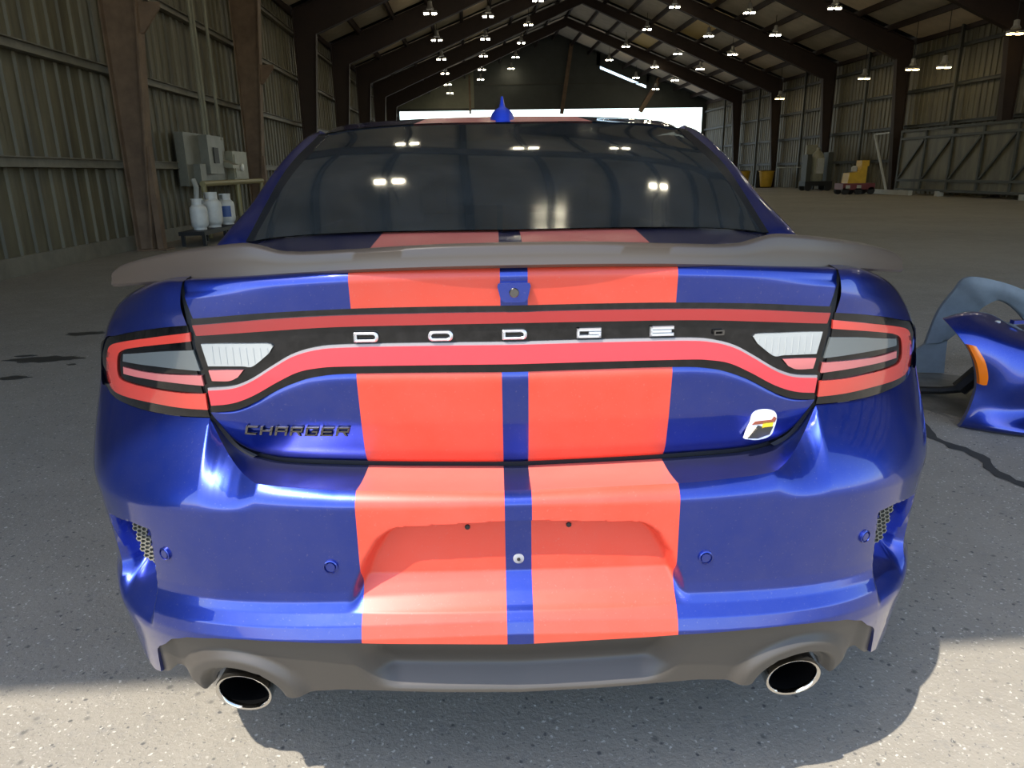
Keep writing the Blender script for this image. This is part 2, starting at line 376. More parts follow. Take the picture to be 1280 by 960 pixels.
# rigid steel frames: tapered I-section columns and rafters
def ibeam(mb, a0, b0, a1, b1, y, w=.13):
    """tapered I-beam between section (a0 outer, b0 inner) and (a1, b1) in the X-Z plane"""
    a0, b0, a1, b1 = (Vector((p[0], 0, p[1])) for p in (a0, b0, a1, b1))
    def slab(p, q, dy, off):
        d = (q - p).normalized(); nrm = Vector((-d.z, 0, d.x)) * off
        v = [(s_.x + t_.x, y + e, s_.z + t_.z) for e in (-dy, dy) for s_, t_ in ((p, Vector()), (q, Vector()), (q, nrm), (p, nrm))]
        mb.add(v, [(0, 1, 2, 3), (4, 7, 6, 5), (0, 4, 5, 1), (1, 5, 6, 2), (2, 6, 7, 3), (3, 7, 4, 0)])
    slab(a0, a1, w, .03); slab(b0, b1, w, -.03)
    mb.add([(p.x, y + e, p.z) for e in (-.02, .02) for p in (a0, a1, b1, b0)], [(0, 1, 2, 3), (4, 7, 6, 5), (0, 4, 5, 1), (2, 6, 7, 3)])
FLAB = ['at the open door nearest the camera', 'second from the open door nearest the camera', 'with the tan column left of the propane tanks', 'with the column right of the propane tanks']
for k, y in enumerate(FR[:-1]):
    if k == 0: y += .3
    fr = empty('steel_frame', (0, y, 0))
    nm = FLAB[k] if k < 4 else '%s from the open door nearest the car' % ORD[k]
    tag(fr, 'brown steel portal frame ' + nm if k < 4 else 'dark steel portal frame, ' + nm, 'steel frame', 'portal frames of the hangar')
    for side in (-1, 1):
        xw = XL + .25 if side < 0 else XR - .25; g = -side
        c = MB(); ibeam(c, (xw, 0), (xw + g * .21, 0), (xw, EAVE - .1), (xw + g * .70, EAVE - .85), 0)
        mcol = 'rust' if side < 0 and k in (1, 2, 3) else 'rust_dark'
        col_ = c.build('column', mcol, fr)
        MB().box(min(xw, xw + g * .5), max(xw, xw + g * .5), -.2, .2, 0, .03).build('base_plate', mcol, fr)
        kx = xw + g * .70; r_ = MB()
        ibeam(r_, (xw, EAVE - .1), (kx, EAVE - .85), (XC, RIDGE - .28), (XC, RIDGE - .80), 0)
        r_.build('rafter', 'rust_dark', fr)
    if k in (2, 3):
        gx = XL + .25 + .47
        MB().prism([(gx, 3.5), (gx + .12, 3.52), (gx + .42, 3.9), (gx + .42, 3.98), (gx, 3.98)], 1, -.03, .03).build('gusset', 'rust', fr)
        MB().box(XL + .56, XL + .66, -.08, .08, 0, 1.75).build('guard_post', 'rust', fr)

# front wall: the wide door stands open behind the photographer
YW = -.79; wf = MB()
for x0, x1 in ((XL - .1, XL + .8), (XR - .8, XR + .1)): wf.box(x0, x1, YW - .2, YW, 0, DOOR_H)
wf.prism([(XL - .1, DOOR_H), (XR + .1, DOOR_H), (XR + .1, EAVE + .3), (XC, RIDGE + .4), (XL - .1, EAVE + .3)], 1, YW - .2, YW)
tag(wf.build('wall_front', 'sheet_dark'), kind='structure')
# far end wall with its open door and the slit of daylight under the right-hand rafter
DZ = 6.45
we = MB().box(XL - .1, XL + .35, YB, YB + .15, 0, EAVE).box(XR - .35, XR + .1, YB, YB + .15, 0, EAVE).box(XL, XL + 6.3, YB - .12, YB - .05, 6.25, 6.45)
wr_ = we.build('wall_rear', 'sheet_dark'); tag(wr_, kind='structure')
def gable_piece(x0, x1, m, name='gable_sheet', top=None):
    ta = top or (roof_z(x0) + .3, roof_z(x1) + .3)
    MB().prism([(x0, DZ), (x1, DZ), (x1, ta[1]), (x0, ta[0])], 1, YB - .03, YB + .1).build(name, m, wr_)
x = XL
while x < XR - .01:
    x1 = min(x + 1.33, XR)
    if x < XC < x1: x1 = XC
    m = 'sheet_lamplit' if x < .3 else 'sheet_dark'
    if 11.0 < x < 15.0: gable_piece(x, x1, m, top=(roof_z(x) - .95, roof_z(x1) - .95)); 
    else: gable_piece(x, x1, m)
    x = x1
MB().prism([(10.9, roof_z(10.9) - .72), (15.4, roof_z(15.4) - .72), (15.4, roof_z(15.4) + .3), (10.9, roof_z(10.9) + .3)], 1, YB - .03, YB + .1).build('gable_sheet', 'sheet_dark', wr_)
MB().box(.55, XR, YB - .09, YB - .035, 8.25, 8.33).build('gable_rail', 'girt_dark', wr_)
MB().box(XL + .35, XR - .35, YB - .06, YB + .16, DZ - .14, DZ).build('door_header', 'girt_dark', wr_)
MB().bar((.2, YB - .15, 6.0), (.2, YB - .15, 9.0), .16).build('door_post', 'rust', wr_)
MB().bar((7.9, YB - .5, 5.9), (8.7, YB - .5, 11.3), .3).build('door_brace', 'rust', wr_)
MB().bar((14.6, YB - .5, 6.0), (16.6, YB - .5, 9.3), .36).build('door_brace', 'rust', wr_)

# twin high-bay lamps hanging from the purlins
def make_lamp(warm=False, up=.92):
    r = empty('high_bay_lamp')
    MB().lathe((0, 0, .16), [(.05, .3), (.09, .28), (.10, .12), (.16, .02), (.16, 0)], 10).build('housing', 'lamp_body', r)
    MB().tube([(0, 0, .4), (0, 0, up)], .015, 6).build('hanger', 'black', r)
    for s in (-1, 1):
        sh = MB().box(s * .16 - .11, s * .16 + .11, -.11, .11, .02, .10).build('shade', 'lamp_body', r)
        MB().prism([(s * .16 - .09, -.09), (s * .16 + .09, -.09), (s * .16 + .09, .09), (s * .16 - .09, .09)], 2, -.02, .019).build('lens', 'lamp_warm' if warm else 'lamp_glass', sh)
    return r
def copy_tree(o, parent=None):
    c = o.copy(); COL.objects.link(c); c.parent = parent
    for ch in list(o.children): copy_tree(ch, c)
    return c
rows_ = [(-1.4, 32.2, 'lowest row of left slope'), (1.1, 38.0, 'middle row of left slope'), (3.65, 45.7, 'row left of the ridge'),
         (10.9, 40.9, 'row right of the ridge'), (13.5, 37.1, 'middle row of right slope'), (15.4, 38.5, 'lowest row of right slope')]
lsrc = None
for x, y0, where in rows_:
    k0 = -int((y0 - 6) // 6.1); i = 0
    while y0 + 6.1 * k0 < YB - .8:
        y = y0 + 6.1 * k0; k0 += 1
        near_ = min(FR, key=lambda q: abs(q - y))
        if abs(y - near_) < .45: y = near_ + (.5 if y >= near_ else -.5)
        if lsrc is None: lsrc = make_lamp(); o = lsrc
        else: o = copy_tree(lsrc)
        o.location = (x, y, roof_z(x) - 1.18)
        tag(o, 'twin ceiling lamp, %s from the car, %s' % (ORD[i], where), 'ceiling lamp', 'lit twin lamps under the hangar roof'); i += 1
for i, (x, y, z) in enumerate(((19.2, 26.6, 5.6), (19.2, 30.4, 5.0), (19.2, 32.6, 5.2), (19.2, 36.6, 5.3), (19.2, 46.5, 5.3))):
    o = make_lamp(True, roof_z(x) - z - .05); o.location = (x, y, z)
    tag(o, 'warm lit lamp hanging low along the right wall, %s from the car' % ORD[i], 'ceiling lamp', 'warm lamps along the right wall')

# floor marks: oil stains and a dirt-filled crack
def blot(name, pts, m, z):
    return MB().prism(pts, 2, .0005, z).build(name, m, fl)
def irregular(cx, cy, rx, ry, seed, n=22):
    rd = random.Random(seed); return [(cx + rx * math.cos(a) * (.7 + .5 * rd.random()), cy + ry * math.sin(a) * (.6 + .6 * rd.random())) for a in (2 * math.pi * i / n for i in range(n))]
for i, (cx, cy, rx, ry) in enumerate(((-3.09, 5.17, .26, .10), (-3.23, 6.06, .15, .09), (-3.0, 4.68, .10, .05), (-3.28, 5.3, .07, .04), (-2.8, 5.0, .03, .02))):
    blot('oil_stain', irregular(cx, cy, rx, ry, 20 + i), 'stain', .002)
rd = random.Random(5); Lp = []; Rp = []
for i in range(46):
    y = 1.95 + i * .045; w = .018 + .022 * rd.random() + (.03 if i % 9 == 4 else 0); xo = 2.18 + .03 * math.sin(i * .7) + .018 * (rd.random() - .5)
    Lp.append((xo - w, y)); Rp.append((xo + w * .7, y))
MB().add([(a[0], a[1], .0025) for a in Lp] + [(a[0], a[1], .0025) for a in Rp], [(i, i + 46, i + 47, i + 1) for i in range(45)]).build('crack', 'crack', fl)
rd = random.Random(9)
wet = irregular(2.62, 3.75, .42, .55, 77, 30); blot('damp_patch', wet, mat('damp_concrete', (.085, .08, .062), .5, noise=(5, .9, (.20, .19, .165))), .0015)

# ---- along the left wall: switchgear, pipe rail, propane tanks
sb = empty('switchgear_board', (XL + .14, 15.7, 0))
tag(sb, 'tall drab electrical cabinet with a dark slot on the left wall above the propane tanks', 'electrical cabinet')
MB().box(.02, .20, 0, 2.5, 1.06, 2.12).build('back_panel', 'cab', sb)
MB().box(.2, .38, .85, 1.75, 1.3, 2.1).build('switch_box', 'cab', sb)
MB().box(.38, .40, 1.15, 1.45, 1.52, 1.85).build('slot', 'black', sb)
MB().box(.2, .34, .35, .7, 1.1, 1.5).build('junction_box', 'cab', sb)
MB().prism([(.2, 1.45), (.5, 1.42), (.5, 1.5), (.2, 1.62)], 1, 2.0, 2.5).build('hood', 'cab_pale', sb)
for y in (1.3, 1.5, 2.3):
    MB().tube([(.2, y, 2.05), (.2, y, 6.2)], .035, 6).build('conduit', 'cab_pale', sb)
cb2 = empty('breaker_box', (XL + .22, 18.35, 0)); tag(cb2, 'pale breaker box on the left wall beside the second column', 'electrical cabinet')
MB().box(0, .24, 0, 1.15, 1.12, 1.82).build('case', 'cab_pale', cb2); MB().box(.24, .26, .1, 1.05, 1.2, 1.74).build('door', 'cab_pale', cb2)
MB().lathe((.26, .55, 1.45), [(.09, 0), (.09, .04), (.05, .05)], 12, 0).build('gauge', 'white', cb2)
pr = empty('guard_rail', (XL + .64, 0, 0)); tag(pr, 'olive yellow pipe rail running in front of the switchgear', 'rail')
MB().tube([(0, 15.6, 1.1), (0, 20.0, 1.12)], .06, 8).build('pipe', 'olive', pr)
for y in (15.65, 17.9, 19.9): MB().tube([(0, y, 0), (0, y, 1.12)], .055, 8).build('post', 'olive', pr)
rk = empty('tank_rack', (XL + .95, 14.9, 0)); tag(rk, 'low dark steel rack carrying the propane tanks', 'rack')
MB().box(-.23, .24, -1.1, 1.6, .20, .27).build('shelf', 'black', rk)
for y in (-1.0, .2, 1.5):
    MB().box(-.22, -.16, y - .03, y + .03, 0, .20).build('leg', 'black', rk); MB().box(.16, .22, y - .03, y + .03, 0, .20).build('leg', 'black', rk)
tsrc = None
for i, (x, y, s, lab) in enumerate(((-5.17, 14.35, .92, 'leftmost grey white propane tank, half in shadow, on the dark rack'), (-5.15, 15.05, 1.08, 'largest white propane tank, in the middle of the three on the rack'), (-5.15, 15.9, 1.0, 'white propane tank with a blue sticker, nearest the car window'))):
    if tsrc is None:
        t = tsrc = empty('propane_tank')
        MB().lathe((0, 0, .03), [(.12, 0), (.165, .05), (.175, .1), (.175, .36), (.165, .42), (.12, .47), (.04, .49)], 20).build('body', 'white', t, True)
        MB().lathe((0, 0, 0), [(.13, 0), (.13, .06), (.12, .06), (.12, 0)], 20).build('foot_ring', 'white', t, True)
        c = MB()
        for a0 in (0, math.pi):
            pts = [(.115 * math.cos(a0 + a), .115 * math.sin(a0 + a)) for a in np.linspace(.35, math.pi - .35, 8)]
            inn = [(p[0] * .93, p[1] * .93) for p in reversed(pts)]; c.prism(pts + inn, 2, .49, .60)
        c.lathe((0, 0, .60), [(.118, 0), (.118, .025), (.106, .025), (.106, 0)], 20); c.build('collar', 'white', t)
        MB().lathe((0, 0, .51), [(.025, 0), (.025, .06), (.04, .06), (.04, .08)], 10).build('valve', 'steel', t)
        o = t
    else: o = copy_tree(tsrc)
    o.location = (x, y, .27); o.scale = (s, s, s); o.rotation_euler = (0, 0, .6 * i)
    tag(o, lab, 'propane tank', 'propane tanks on the rack')
    if i == 2:
        rows = [[(.178 * math.cos(a), .178 * math.sin(a), z) for a in np.linspace(-2.9, -1.9, 7)] for z in (.16, .38)]
        v, f = grid(rows); link('sticker', v, f, mat('blue_sticker', (.06, .12, .35), .4), o)
tank0 = tsrc
if True:
    if True:
        pp = MB().tube([(0, 0, .62), (.02, .02, .85), (-.05, .1, 1.0)], .05, 8).build('hose', 'bare_steel', tank0)

# ---- along the right wall: sliding door, bins, machines
gd = empty('sliding_door', (19.4, 0, 0)); tag(gd, 'large braced sheet metal sliding door leaning along the right wall', 'door')
g0, g1 = 24.0, 33.0
MB().box(0, .05, g0, g1, .2, 2.72).build('sheet', 'sheet', gd)
for z in (.22, .62, 2.38, 2.7): MB().box(-.08, 0, g0, g1, z - .05, z + .05).build('rail', 'girt_dark', gd)
yy = np.linspace(g0, g1, 6)
for y in yy: MB().box(-.07, 0, y - .05, y + .05, .2, 2.72).build('stile', 'girt_dark', gd)
for a, b in zip(yy, yy[1:]): MB().bar((-.04, a + .1, 2.3), (-.04, b - .1, .7), .07).build('brace', 'girt_dark', gd)
for y in (g0 + 1, g1 - 3.2, g1 - .6): MB().box(-.15, .1, y - .12, y + .12, 0, .2).build('roller', 'bare_steel', gd)
def bin_(loc, s, lab):
    r = empty('waste_bin', loc); tag(r, lab, 'bin', 'yellow bins by the right wall')
    MB().lathe((0, 0, .06), [(.30, 0), (.33, .1), (.42, .84), (.46, .86), (.46, .9)], 14).build('body', 'yellow', r, True)
    MB().box(-.5, .5, .3, .42, 0, 1.0).build('back_frame', 'black', r)
    for sx in (-1, 1): MB().lathe((sx * .3, .36, .1), [(.1, -.03), (.1, .03)], 12, 0).build('wheel', 'black', r)
    r.scale = (s, s, s); return r
bin_((19.2, 47.6, 0), 1.1, 'yellow tapered bin standing clear of the car roof beside the fourth column')
bin_((19.4, 52.3, 0), 1.1, 'yellow bin farther back, half hidden behind the car rear pillar')
wb = empty('wall_screen', (19.4, 41.9, 0)); tag(wb, 'narrow pale upright board beside the dark machine', 'board'); MB().box(-.32, .3, -.05, .05, .25, 2.45).build('board', 'cab_pale', wb)
for s in (-.25, .25): MB().box(s - .04, s + .04, -.1, .1, 0, .25).build('foot', 'black', wb)
MB().tube([(-.3, 0, 1.24), (-1.7, 0.5, 1.24)], .03, 6).build('arm', 'bare_steel', wb)
cm = empty('compressor_unit', (18.9, 40.0, 0)); tag(cm, 'dark wheeled machine with a pale round tank by the right wall', 'machine')
MB().box(-.75, .75, -.4, .4, .25, .5).build('chassis', 'black', cm)
MB().box(-.7, -.45, -.3, .3, .5, 1.9).build('side_frame', 'girt_dark', cm); MB().box(.45, .72, -.3, .3, .5, 2.0).build('side_frame', 'girt_dark', cm)
MB().lathe((0, 0, .5), [(.3, 0), (.36, .1), (.36, 1.2), (.25, 1.45), (.1, 1.6), (.1, 1.75)], 14).build('tank', 'cab_pale', cm, True)
MB().box(-.2, .15, -.48, -.34, .9, 1.7).build('gauge_panel', 'bare_steel', cm)
for sx in (-.55, .55):
    for sy in (-.35, .35): MB().lathe((sx, sy, .2), [(.2, -.06), (.2, .06)], 14, 1).build('wheel', 'tyre', cm)
fm = empty('floor_machine', (17.75, 33.6, 0)); tag(fm, 'small yellow machine on a maroon wheeled base left of the sliding door', 'machine')
MB().box(-.75, .75, -.4, .4, .22, .5).build('base', 'maroon', fm)
MB().prism([(-.5, .5), (.35, .5), (.35, 1.25), (.1, 1.25), (.0, 1.0), (-.45, .95)], 1, -.3, .3).build('body', 'yellow', fm)
MB().box(.1, .45, -.25, .25, 1.25, 1.5).build('tank', 'yellow', fm); MB().lathe((-.1, 0, 1.02), [(.13, 0), (.13, .18), (.06, .25)], 12).build('motor', 'bare_steel', fm)
for sx in (-.6, 0, .6): MB().lathe((sx, -.34, .17), [(.17, -.06), (.17, .06)], 14, 1).build('wheel', 'tyre', fm); MB().lathe((sx, .34, .17), [(.17, -.06), (.17, .06)], 14, 1).build('wheel', 'tyre', fm)
for sx in (-.62, -.1): MB().box(sx, sx + .2, -.42, -.40, .28, .42).build('plate', 'bare_steel', fm)
sp = empty('prop_brace', (19.25, 0, 0)); tag(sp, 'thin pale steel prop leaning against a right hand column', 'prop')
MB().bar((0, 35.1, 2.68), (0, 33.5, .05), .08).build('strut', 'bare_steel', sp); MB().bar((0, 35.1, 2.68), (0, 33.9, 2.7), .06).build('tie', 'bare_steel', sp)
tag(MB().bar((19.0, 35.4, .1), (19.0, 31.2, .1), .18, .2).build('kerb_beam', 'bare_steel'), 'long pale beam lying on the floor before the sliding door', 'beam')

# ------------------------------------------------------------------ the car (own frame: X right, Y towards its nose, Z up)
def lerp_tab(z, tab):
    if z <= tab[0][0]: return tab[0][1]
    for (a, b), (c, d) in zip(tab, tab[1:]):
        if z <= c: return b + (d - b) * (z - a) / (c - a)
    return tab[-1][1]
def plan(x, hw, p=3.5, r=2.6, D=.8):
    u = min(abs(x) / hw, .9999)
    return D * (1 - (1 - u ** p) ** (1 / r))
Y0A = [(.60, 1.225), (.73, 1.20), (.82, 1.18), (.905, 1.168), (1.02, 1.165), (1.06, 1.165), (1.09, 1.172)]
HWA = [(.70, .955), (.85, .957), (.95, .945), (1.0, .925), (1.05, .885), (1.08, .845)]
def skin_a(x, z): return lerp_tab(z, Y0A) + plan(x, lerp_tab(z, HWA))
Y0B = [(.28, 1.075), (.40, 1.056), (.445, 1.046), (.468, 1.042), (.487, 1.043), (.508, 1.051), (.526, 1.066), (.542, 1.074), (.56, 1.076), (.70, 1.076)]
HWB = [(.25, .905), (.40, .915), (.55, .93), (.68, .948)]
def drop(x, z):
    f = max(0., min(1., (.68 - z) / .13)); return 0.07 * x * x * f
def skin_b(x, z):
    zz = z + drop(x, z)
    return lerp_tab(zz, Y0B) + plan(x, lerp_tab(z, HWB))
Y0V = [(.26, 1.10), (.30, 1.09), (.44, 1.06), (.5, 1.05)]
def skin_v(x, z):
    zz = z + drop(x, z); return lerp_tab(zz, Y0V) + plan(x, lerp_tab(z, HWB))

TR = {'bar_bot': [(0.5401, 0.8334), (0.5082, 0.8372), (0.4844, 0.8432), (0.4523, 0.8577), (0.405, 0.8838), (0.3634, 0.9006), (0.3322, 0.908), (0.291, 0.9122), (0.1964, 0.9132), (0.0043, 0.9108)],
    'bar_top': [(0.5518, 1.0033), (0.4169, 1.0166), (0.2682, 1.024), (0.1372, 1.0255), (0.004, 1.0249)],
    'bump_bot': [(0.6858, 0.3783), (0.6751, 0.4108), (0.6509, 0.4334), (0.6096, 0.4507), (0.5487, 0.4628), (0.4859, 0.4703), (0.4127, 0.474), (0.2741, 0.4761), (0.1392, 0.4734), (0.0138, 0.4691)],
    'cam': [(0.0036, 1.0505)],
    'charger': [(0.4871, 0.8058), (0.2843, 0.8073)],
    'clr_bot': [(0.5445, 0.9128), (0.636, 0.913), (0.7221, 0.9107)],
    'clr_top': [(0.5528, 0.9494), (0.6254, 0.941), (0.7176, 0.925)],
    'emblem': [(0.4419, 0.7973)],
    'ex': [(0.5057, 1.12, 0.3332), (0.5174, 1.12, 0.3152)],
    'gl_bot': [(0.0039, 1.53, 1.1201), (0.164, 1.535, 1.1208), (0.3324, 1.545, 1.1188), (0.4538, 1.56, 1.1131), (0.5266, 1.575, 1.1055), (0.5613, 1.585, 1.0985)],
    'gl_edge': [(0.5613, 1.585, 1.0985), (0.5497, 1.66, 1.132), (0.5502, 1.82, 1.1859), (0.5456, 2.0, 1.254), (0.5409, 2.23, 1.3423)],
    'gl_top': [(0.0075, 2.3, 1.3777), (0.2162, 2.295, 1.3769), (0.3579, 2.28, 1.3701), (0.4507, 2.265, 1.3616), (0.5142, 2.25, 1.3517), (0.5409, 2.23, 1.3423)],
    'holes': [(0.0868, 0.6703), (0.0835, 0.6688), (0.011, 0.6072)],
    'lamp_bot': [(0.5453, 0.8235), (0.604, 0.8199), (0.6646, 0.818), (0.735, 0.8188), (0.7826, 0.8227), (0.8094, 0.8319), (0.8117, 0.8635)],
    'lamp_top': [(0.5596, 0.992), (0.6138, 0.9842), (0.6772, 0.9716), (0.7351, 0.9562), (0.7682, 0.9413), (0.7859, 0.9252), (0.7998, 0.8965)],
    'lampb_o': [(0.5455, 0.8227), (0.7912, 0.819)],
    'letters': [(0.2469, 0.9753), (0.1237, 0.9769), (0.0034, 0.9772), (0.1261, 0.9767), (0.248, 0.9736), (0.3439, 0.971)],
    'lid_bot': [(0.5391, 0.8303), (0.5288, 0.8061), (0.5133, 0.7774), (0.4866, 0.7566), (0.4431, 0.7446), (0.3914, 0.7407), (0.3258, 0.7393), (0.2109, 0.7361), (0.0061, 0.7304)],
    'lid_hi': [(0.5646, 1.0452), (0.4128, 1.0612), (0.2652, 1.0699), (0.1353, 1.0732), (0.0045, 1.0735)],
    'lid_top': [(0.5666, 1.0619), (0.4128, 1.0737), (0.2648, 1.0818), (0.1349, 1.0857), (0.0055, 1.0866)],
    'lip': [(0.0092, 0.7304), (0.3261, 0.7381), (0.3993, 0.7421)],
    'pil': [(0.6511, 1.66, 1.0914), (0.6351, 1.75, 1.12), (0.623, 1.92, 1.1899), (0.6041, 2.12, 1.2705), (0.5832, 2.34, 1.3479), (0.583, 2.55, 1.3812)],
    'pnk_bot': [(0.5427, 0.8855), (0.6315, 0.8861), (0.7273, 0.8856)],
    'pnk_top': [(0.5436, 0.9042), (0.6518, 0.8992), (0.7239, 0.8996)],
    'qk': [(0.562, 1.228, 1.064), (0.6078, 1.26, 1.0581), (0.6554, 1.3, 1.0473), (0.721, 1.37, 1.0256), (0.7875, 1.45, 0.9994), (0.8721, 1.56, 0.954)],
    'recess': [(0.0099, 0.6829), (0.1192, 0.6857), (0.1785, 0.6855), (0.2121, 0.6744), (0.2403, 0.6496), (0.2631, 0.6123), (0.2833, 0.5618), (0.2996, 0.5179)],
    'ring_i': [(0.5554, 0.9646), (0.6323, 0.9523), (0.6991, 0.9382), (0.7264, 0.9272), (0.7365, 0.9156), (0.7424, 0.8991), (0.7457, 0.8858), (0.7424, 0.873), (0.7219, 0.8693), (0.6601, 0.868), (0.5945, 0.8671), (0.5429, 0.8695)],
    'ring_o': [(0.5549, 0.9798), (0.6303, 0.9665), (0.7121, 0.9489), (0.7588, 0.9326), (0.784, 0.9086), (0.7979, 0.884), (0.8057, 0.8588), (0.794, 0.8389), (0.7582, 0.8374), (0.674, 0.8388), (0.6013, 0.8378), (0.5444, 0.8393)],
    'rl_bot': [(0.5353, 0.8486), (0.5052, 0.8529), (0.4783, 0.8604), (0.4466, 0.8745), (0.4027, 0.8994), (0.3657, 0.917), (0.3307, 0.9242), (0.2897, 0.9269), (0.1688, 0.9275), (0.0041, 0.9262)],
    'rl_top': [(0.5359, 0.8769), (0.4999, 0.8813), (0.4766, 0.8869), (0.4481, 0.8998), (0.4065, 0.925), (0.3725, 0.9436), (0.3345, 0.9548), (0.2869, 0.9594), (0.1669, 0.9606), (0.0036, 0.9594)],
    'roof1': [(0.0106, 2.9, 1.4378), (0.2646, 2.9, 1.4342), (0.4432, 2.88, 1.4255), (0.5562, 2.84, 1.4133), (0.6119, 2.75, 1.3965), (0.5968, 2.55, 1.3751)],
    'rp_bot': [(0.5244, 0.8957), (0.4924, 0.8974), (0.4749, 0.9048)],
    'rp_top': [(0.528, 0.9145), (0.4938, 0.9169), (0.4629, 0.918)],
    'rs_bot': [(0.5431, 0.9749), (0.4203, 0.9863), (0.2972, 0.9942), (0.1386, 0.9961), (0.0044, 0.9962)],
    'rs_top': [(0.5485, 0.9925), (0.4181, 1.0059), (0.2955, 1.0129), (0.1377, 1.0149), (0.0042, 1.0143)],
    'rv_bot': [(0.5276, 0.9224), (0.5003, 0.9237), (0.4634, 0.9251), (0.4446, 0.9256), (0.4135, 0.9487)],
    'rv_top': [(0.5357, 0.9608), (0.4948, 0.9632), (0.4511, 0.9645), (0.413, 0.9652), (0.4052, 0.9605)],
    'sens': [(0.3152, 0.6044), (0.6461, 0.5981), (0.3189, 0.5986), (0.6637, 0.5872)],
    'sp_bot': [(0.0038, 1.0874), (0.1206, 1.0867), (0.2369, 1.0835), (0.3175, 1.0791), (0.3565, 1.0765), (0.388, 1.0739), (0.4101, 1.072), (0.4356, 1.0699), (0.4587, 1.0677), (0.5037, 1.0637), (0.5622, 1.0585), (0.6413, 1.0495), (0.7183, 1.0389), (0.7658, 1.0316), (0.787, 1.0299)],
    'sp_top': [(0.0044, 1.1275), (0.1188, 1.1262), (0.2342, 1.1209), (0.3139, 1.1164), (0.3524, 1.1151), (0.3831, 1.1164), (0.4041, 1.1206), (0.4282, 1.1261), (0.4504, 1.1276), (0.4945, 1.1234), (0.5521, 1.1156), (0.63, 1.1025), (0.7063, 1.0855), (0.754, 1.072), (0.7823, 1.0586)],
    'val_bot': [(0.7091, 0.2954), (0.6871, 0.3083), (0.6536, 0.3415), (0.6242, 0.341), (0.6071, 0.3223), (0.5906, 0.3094), (0.579, 0.3162), (0.5655, 0.3449), (0.5368, 0.3738), (0.4978, 0.3912), (0.4634, 0.3863), (0.4406, 0.363), (0.4269, 0.3376), (0.4126, 0.333), (0.3712, 0.3412), (0.3192, 0.3482), (0.2475, 0.3461), (0.1336, 0.3394), (0.0148, 0.3346)]}

car = empty('sedan_car', (.026, -.0, 0), math.radians(-1.96))
tag(car, 'dusty metallic blue sedan with twin red orange racing stripes seen from behind', 'car')
A = skin_a
def on(skin, xz, off=0.): return (xz[0], skin(*xz) - off, xz[1])
def strip_rows(pa, pb, n, m_, skin, off=0., keyed_=False):
    a = (keyed if keyed_ else spline)(pa, n); b = (keyed if keyed_ else spline)(pb, n); rows = []
    for i in range(m_):
        t = i / (m_ - 1); rows.append([on(skin, (p[0] + (q[0] - p[0]) * t, p[1] + (q[1] - p[1]) * t), off) for p, q in zip(a, b)])
    return rows
def to_mid(poly):                                        # a traced half curve ends exactly on the centre line
    p = list(poly)
    if p[0][0] < p[-1][0]: p = p[::-1]
    p[-1] = (0., p[-1][1]); return p
def centre(name, pa, pb, n, m_, mt, parent, off=0., dep=.012, skin=A):
    v, f = grid(both(strip_rows(to_mid(pa), to_mid(pb), n, m_, skin, off)), flange=(0, dep, 0))
    return link(name, v, f, mt, parent, True, 50)
def pair(name, pa, pb, n, m_, mt, parents, off=0., dep=.006, skin=A, keyed_=False):
    rows = strip_rows(pa, pb, n, m_, skin, off, keyed_); r = []
    for s, par in zip((1, -1), parents):
        v, f = grid(rows if s > 0 else mirror_rows(rows), flange=(0, dep, 0)); r.append(link(name, v, f, mt, par, True, 50))
    return r

# trunk lid: painted strip above the light bar, painted panel below it
inset = lambda poly, d: [(max(0, x - d * smoothstep(.3, .5, x)), z) for x, z in poly]
up_rows = []
tops, his, bts = (spline(to_mid(inset(TR[k], .004)), 70) for k in ('lid_top', 'lid_hi', 'bar_top'))
def lid_y(x, z): return A(x, min(z, 1.06))
for t in np.linspace(0, 1, 7):                            # rounded upper edge
    up_rows.append([(p[0] + (q[0] - p[0]) * t, lid_y(p[0], p[1]) + .005 * (1 - t) + .007 * (1 - t) ** 4 - .002, p[1] + .004 * (1 - t) + (q[1] - p[1]) * t) for p, q in zip(tops, his)])
for t in np.linspace(0, 1, 9)[1:]:
    up_rows.append([(p[0] + (q[0] - p[0]) * t, lid_y(p[0] + (q[0] - p[0]) * t, p[1] + (q[1] - p[1]) * t) - .002 + .006 * t, p[1] + (q[1] - p[1]) * t) for p, q in zip(his, bts)])
v, f = grid(both(up_rows), flange=(0, .02, 0)); lid = link('trunk_lid', v, f, 'paint', car, True, 50)
lob = to_mid(inset(TR['lid_bot'], .0)); low_rows = strip_rows(to_mid(TR['bar_bot']), lob, 90, 26, lambda x, z: A(x, z) + .002)
for i, r in enumerate(low_rows):                          # the lower edge rolls in
    t = i / 25; low_rows[i] = [(p[0], p[1] + .012 * max(0, (t - .82) / .18) ** 2 + .004 * max(0, 1 - t / .1) ** 2, p[2]) for p in r]
v, f = grid(both(low_rows), flange=(0, .025, 0)); lid_low = link('trunk_panel', v, f, 'paint', lid, True, 50)

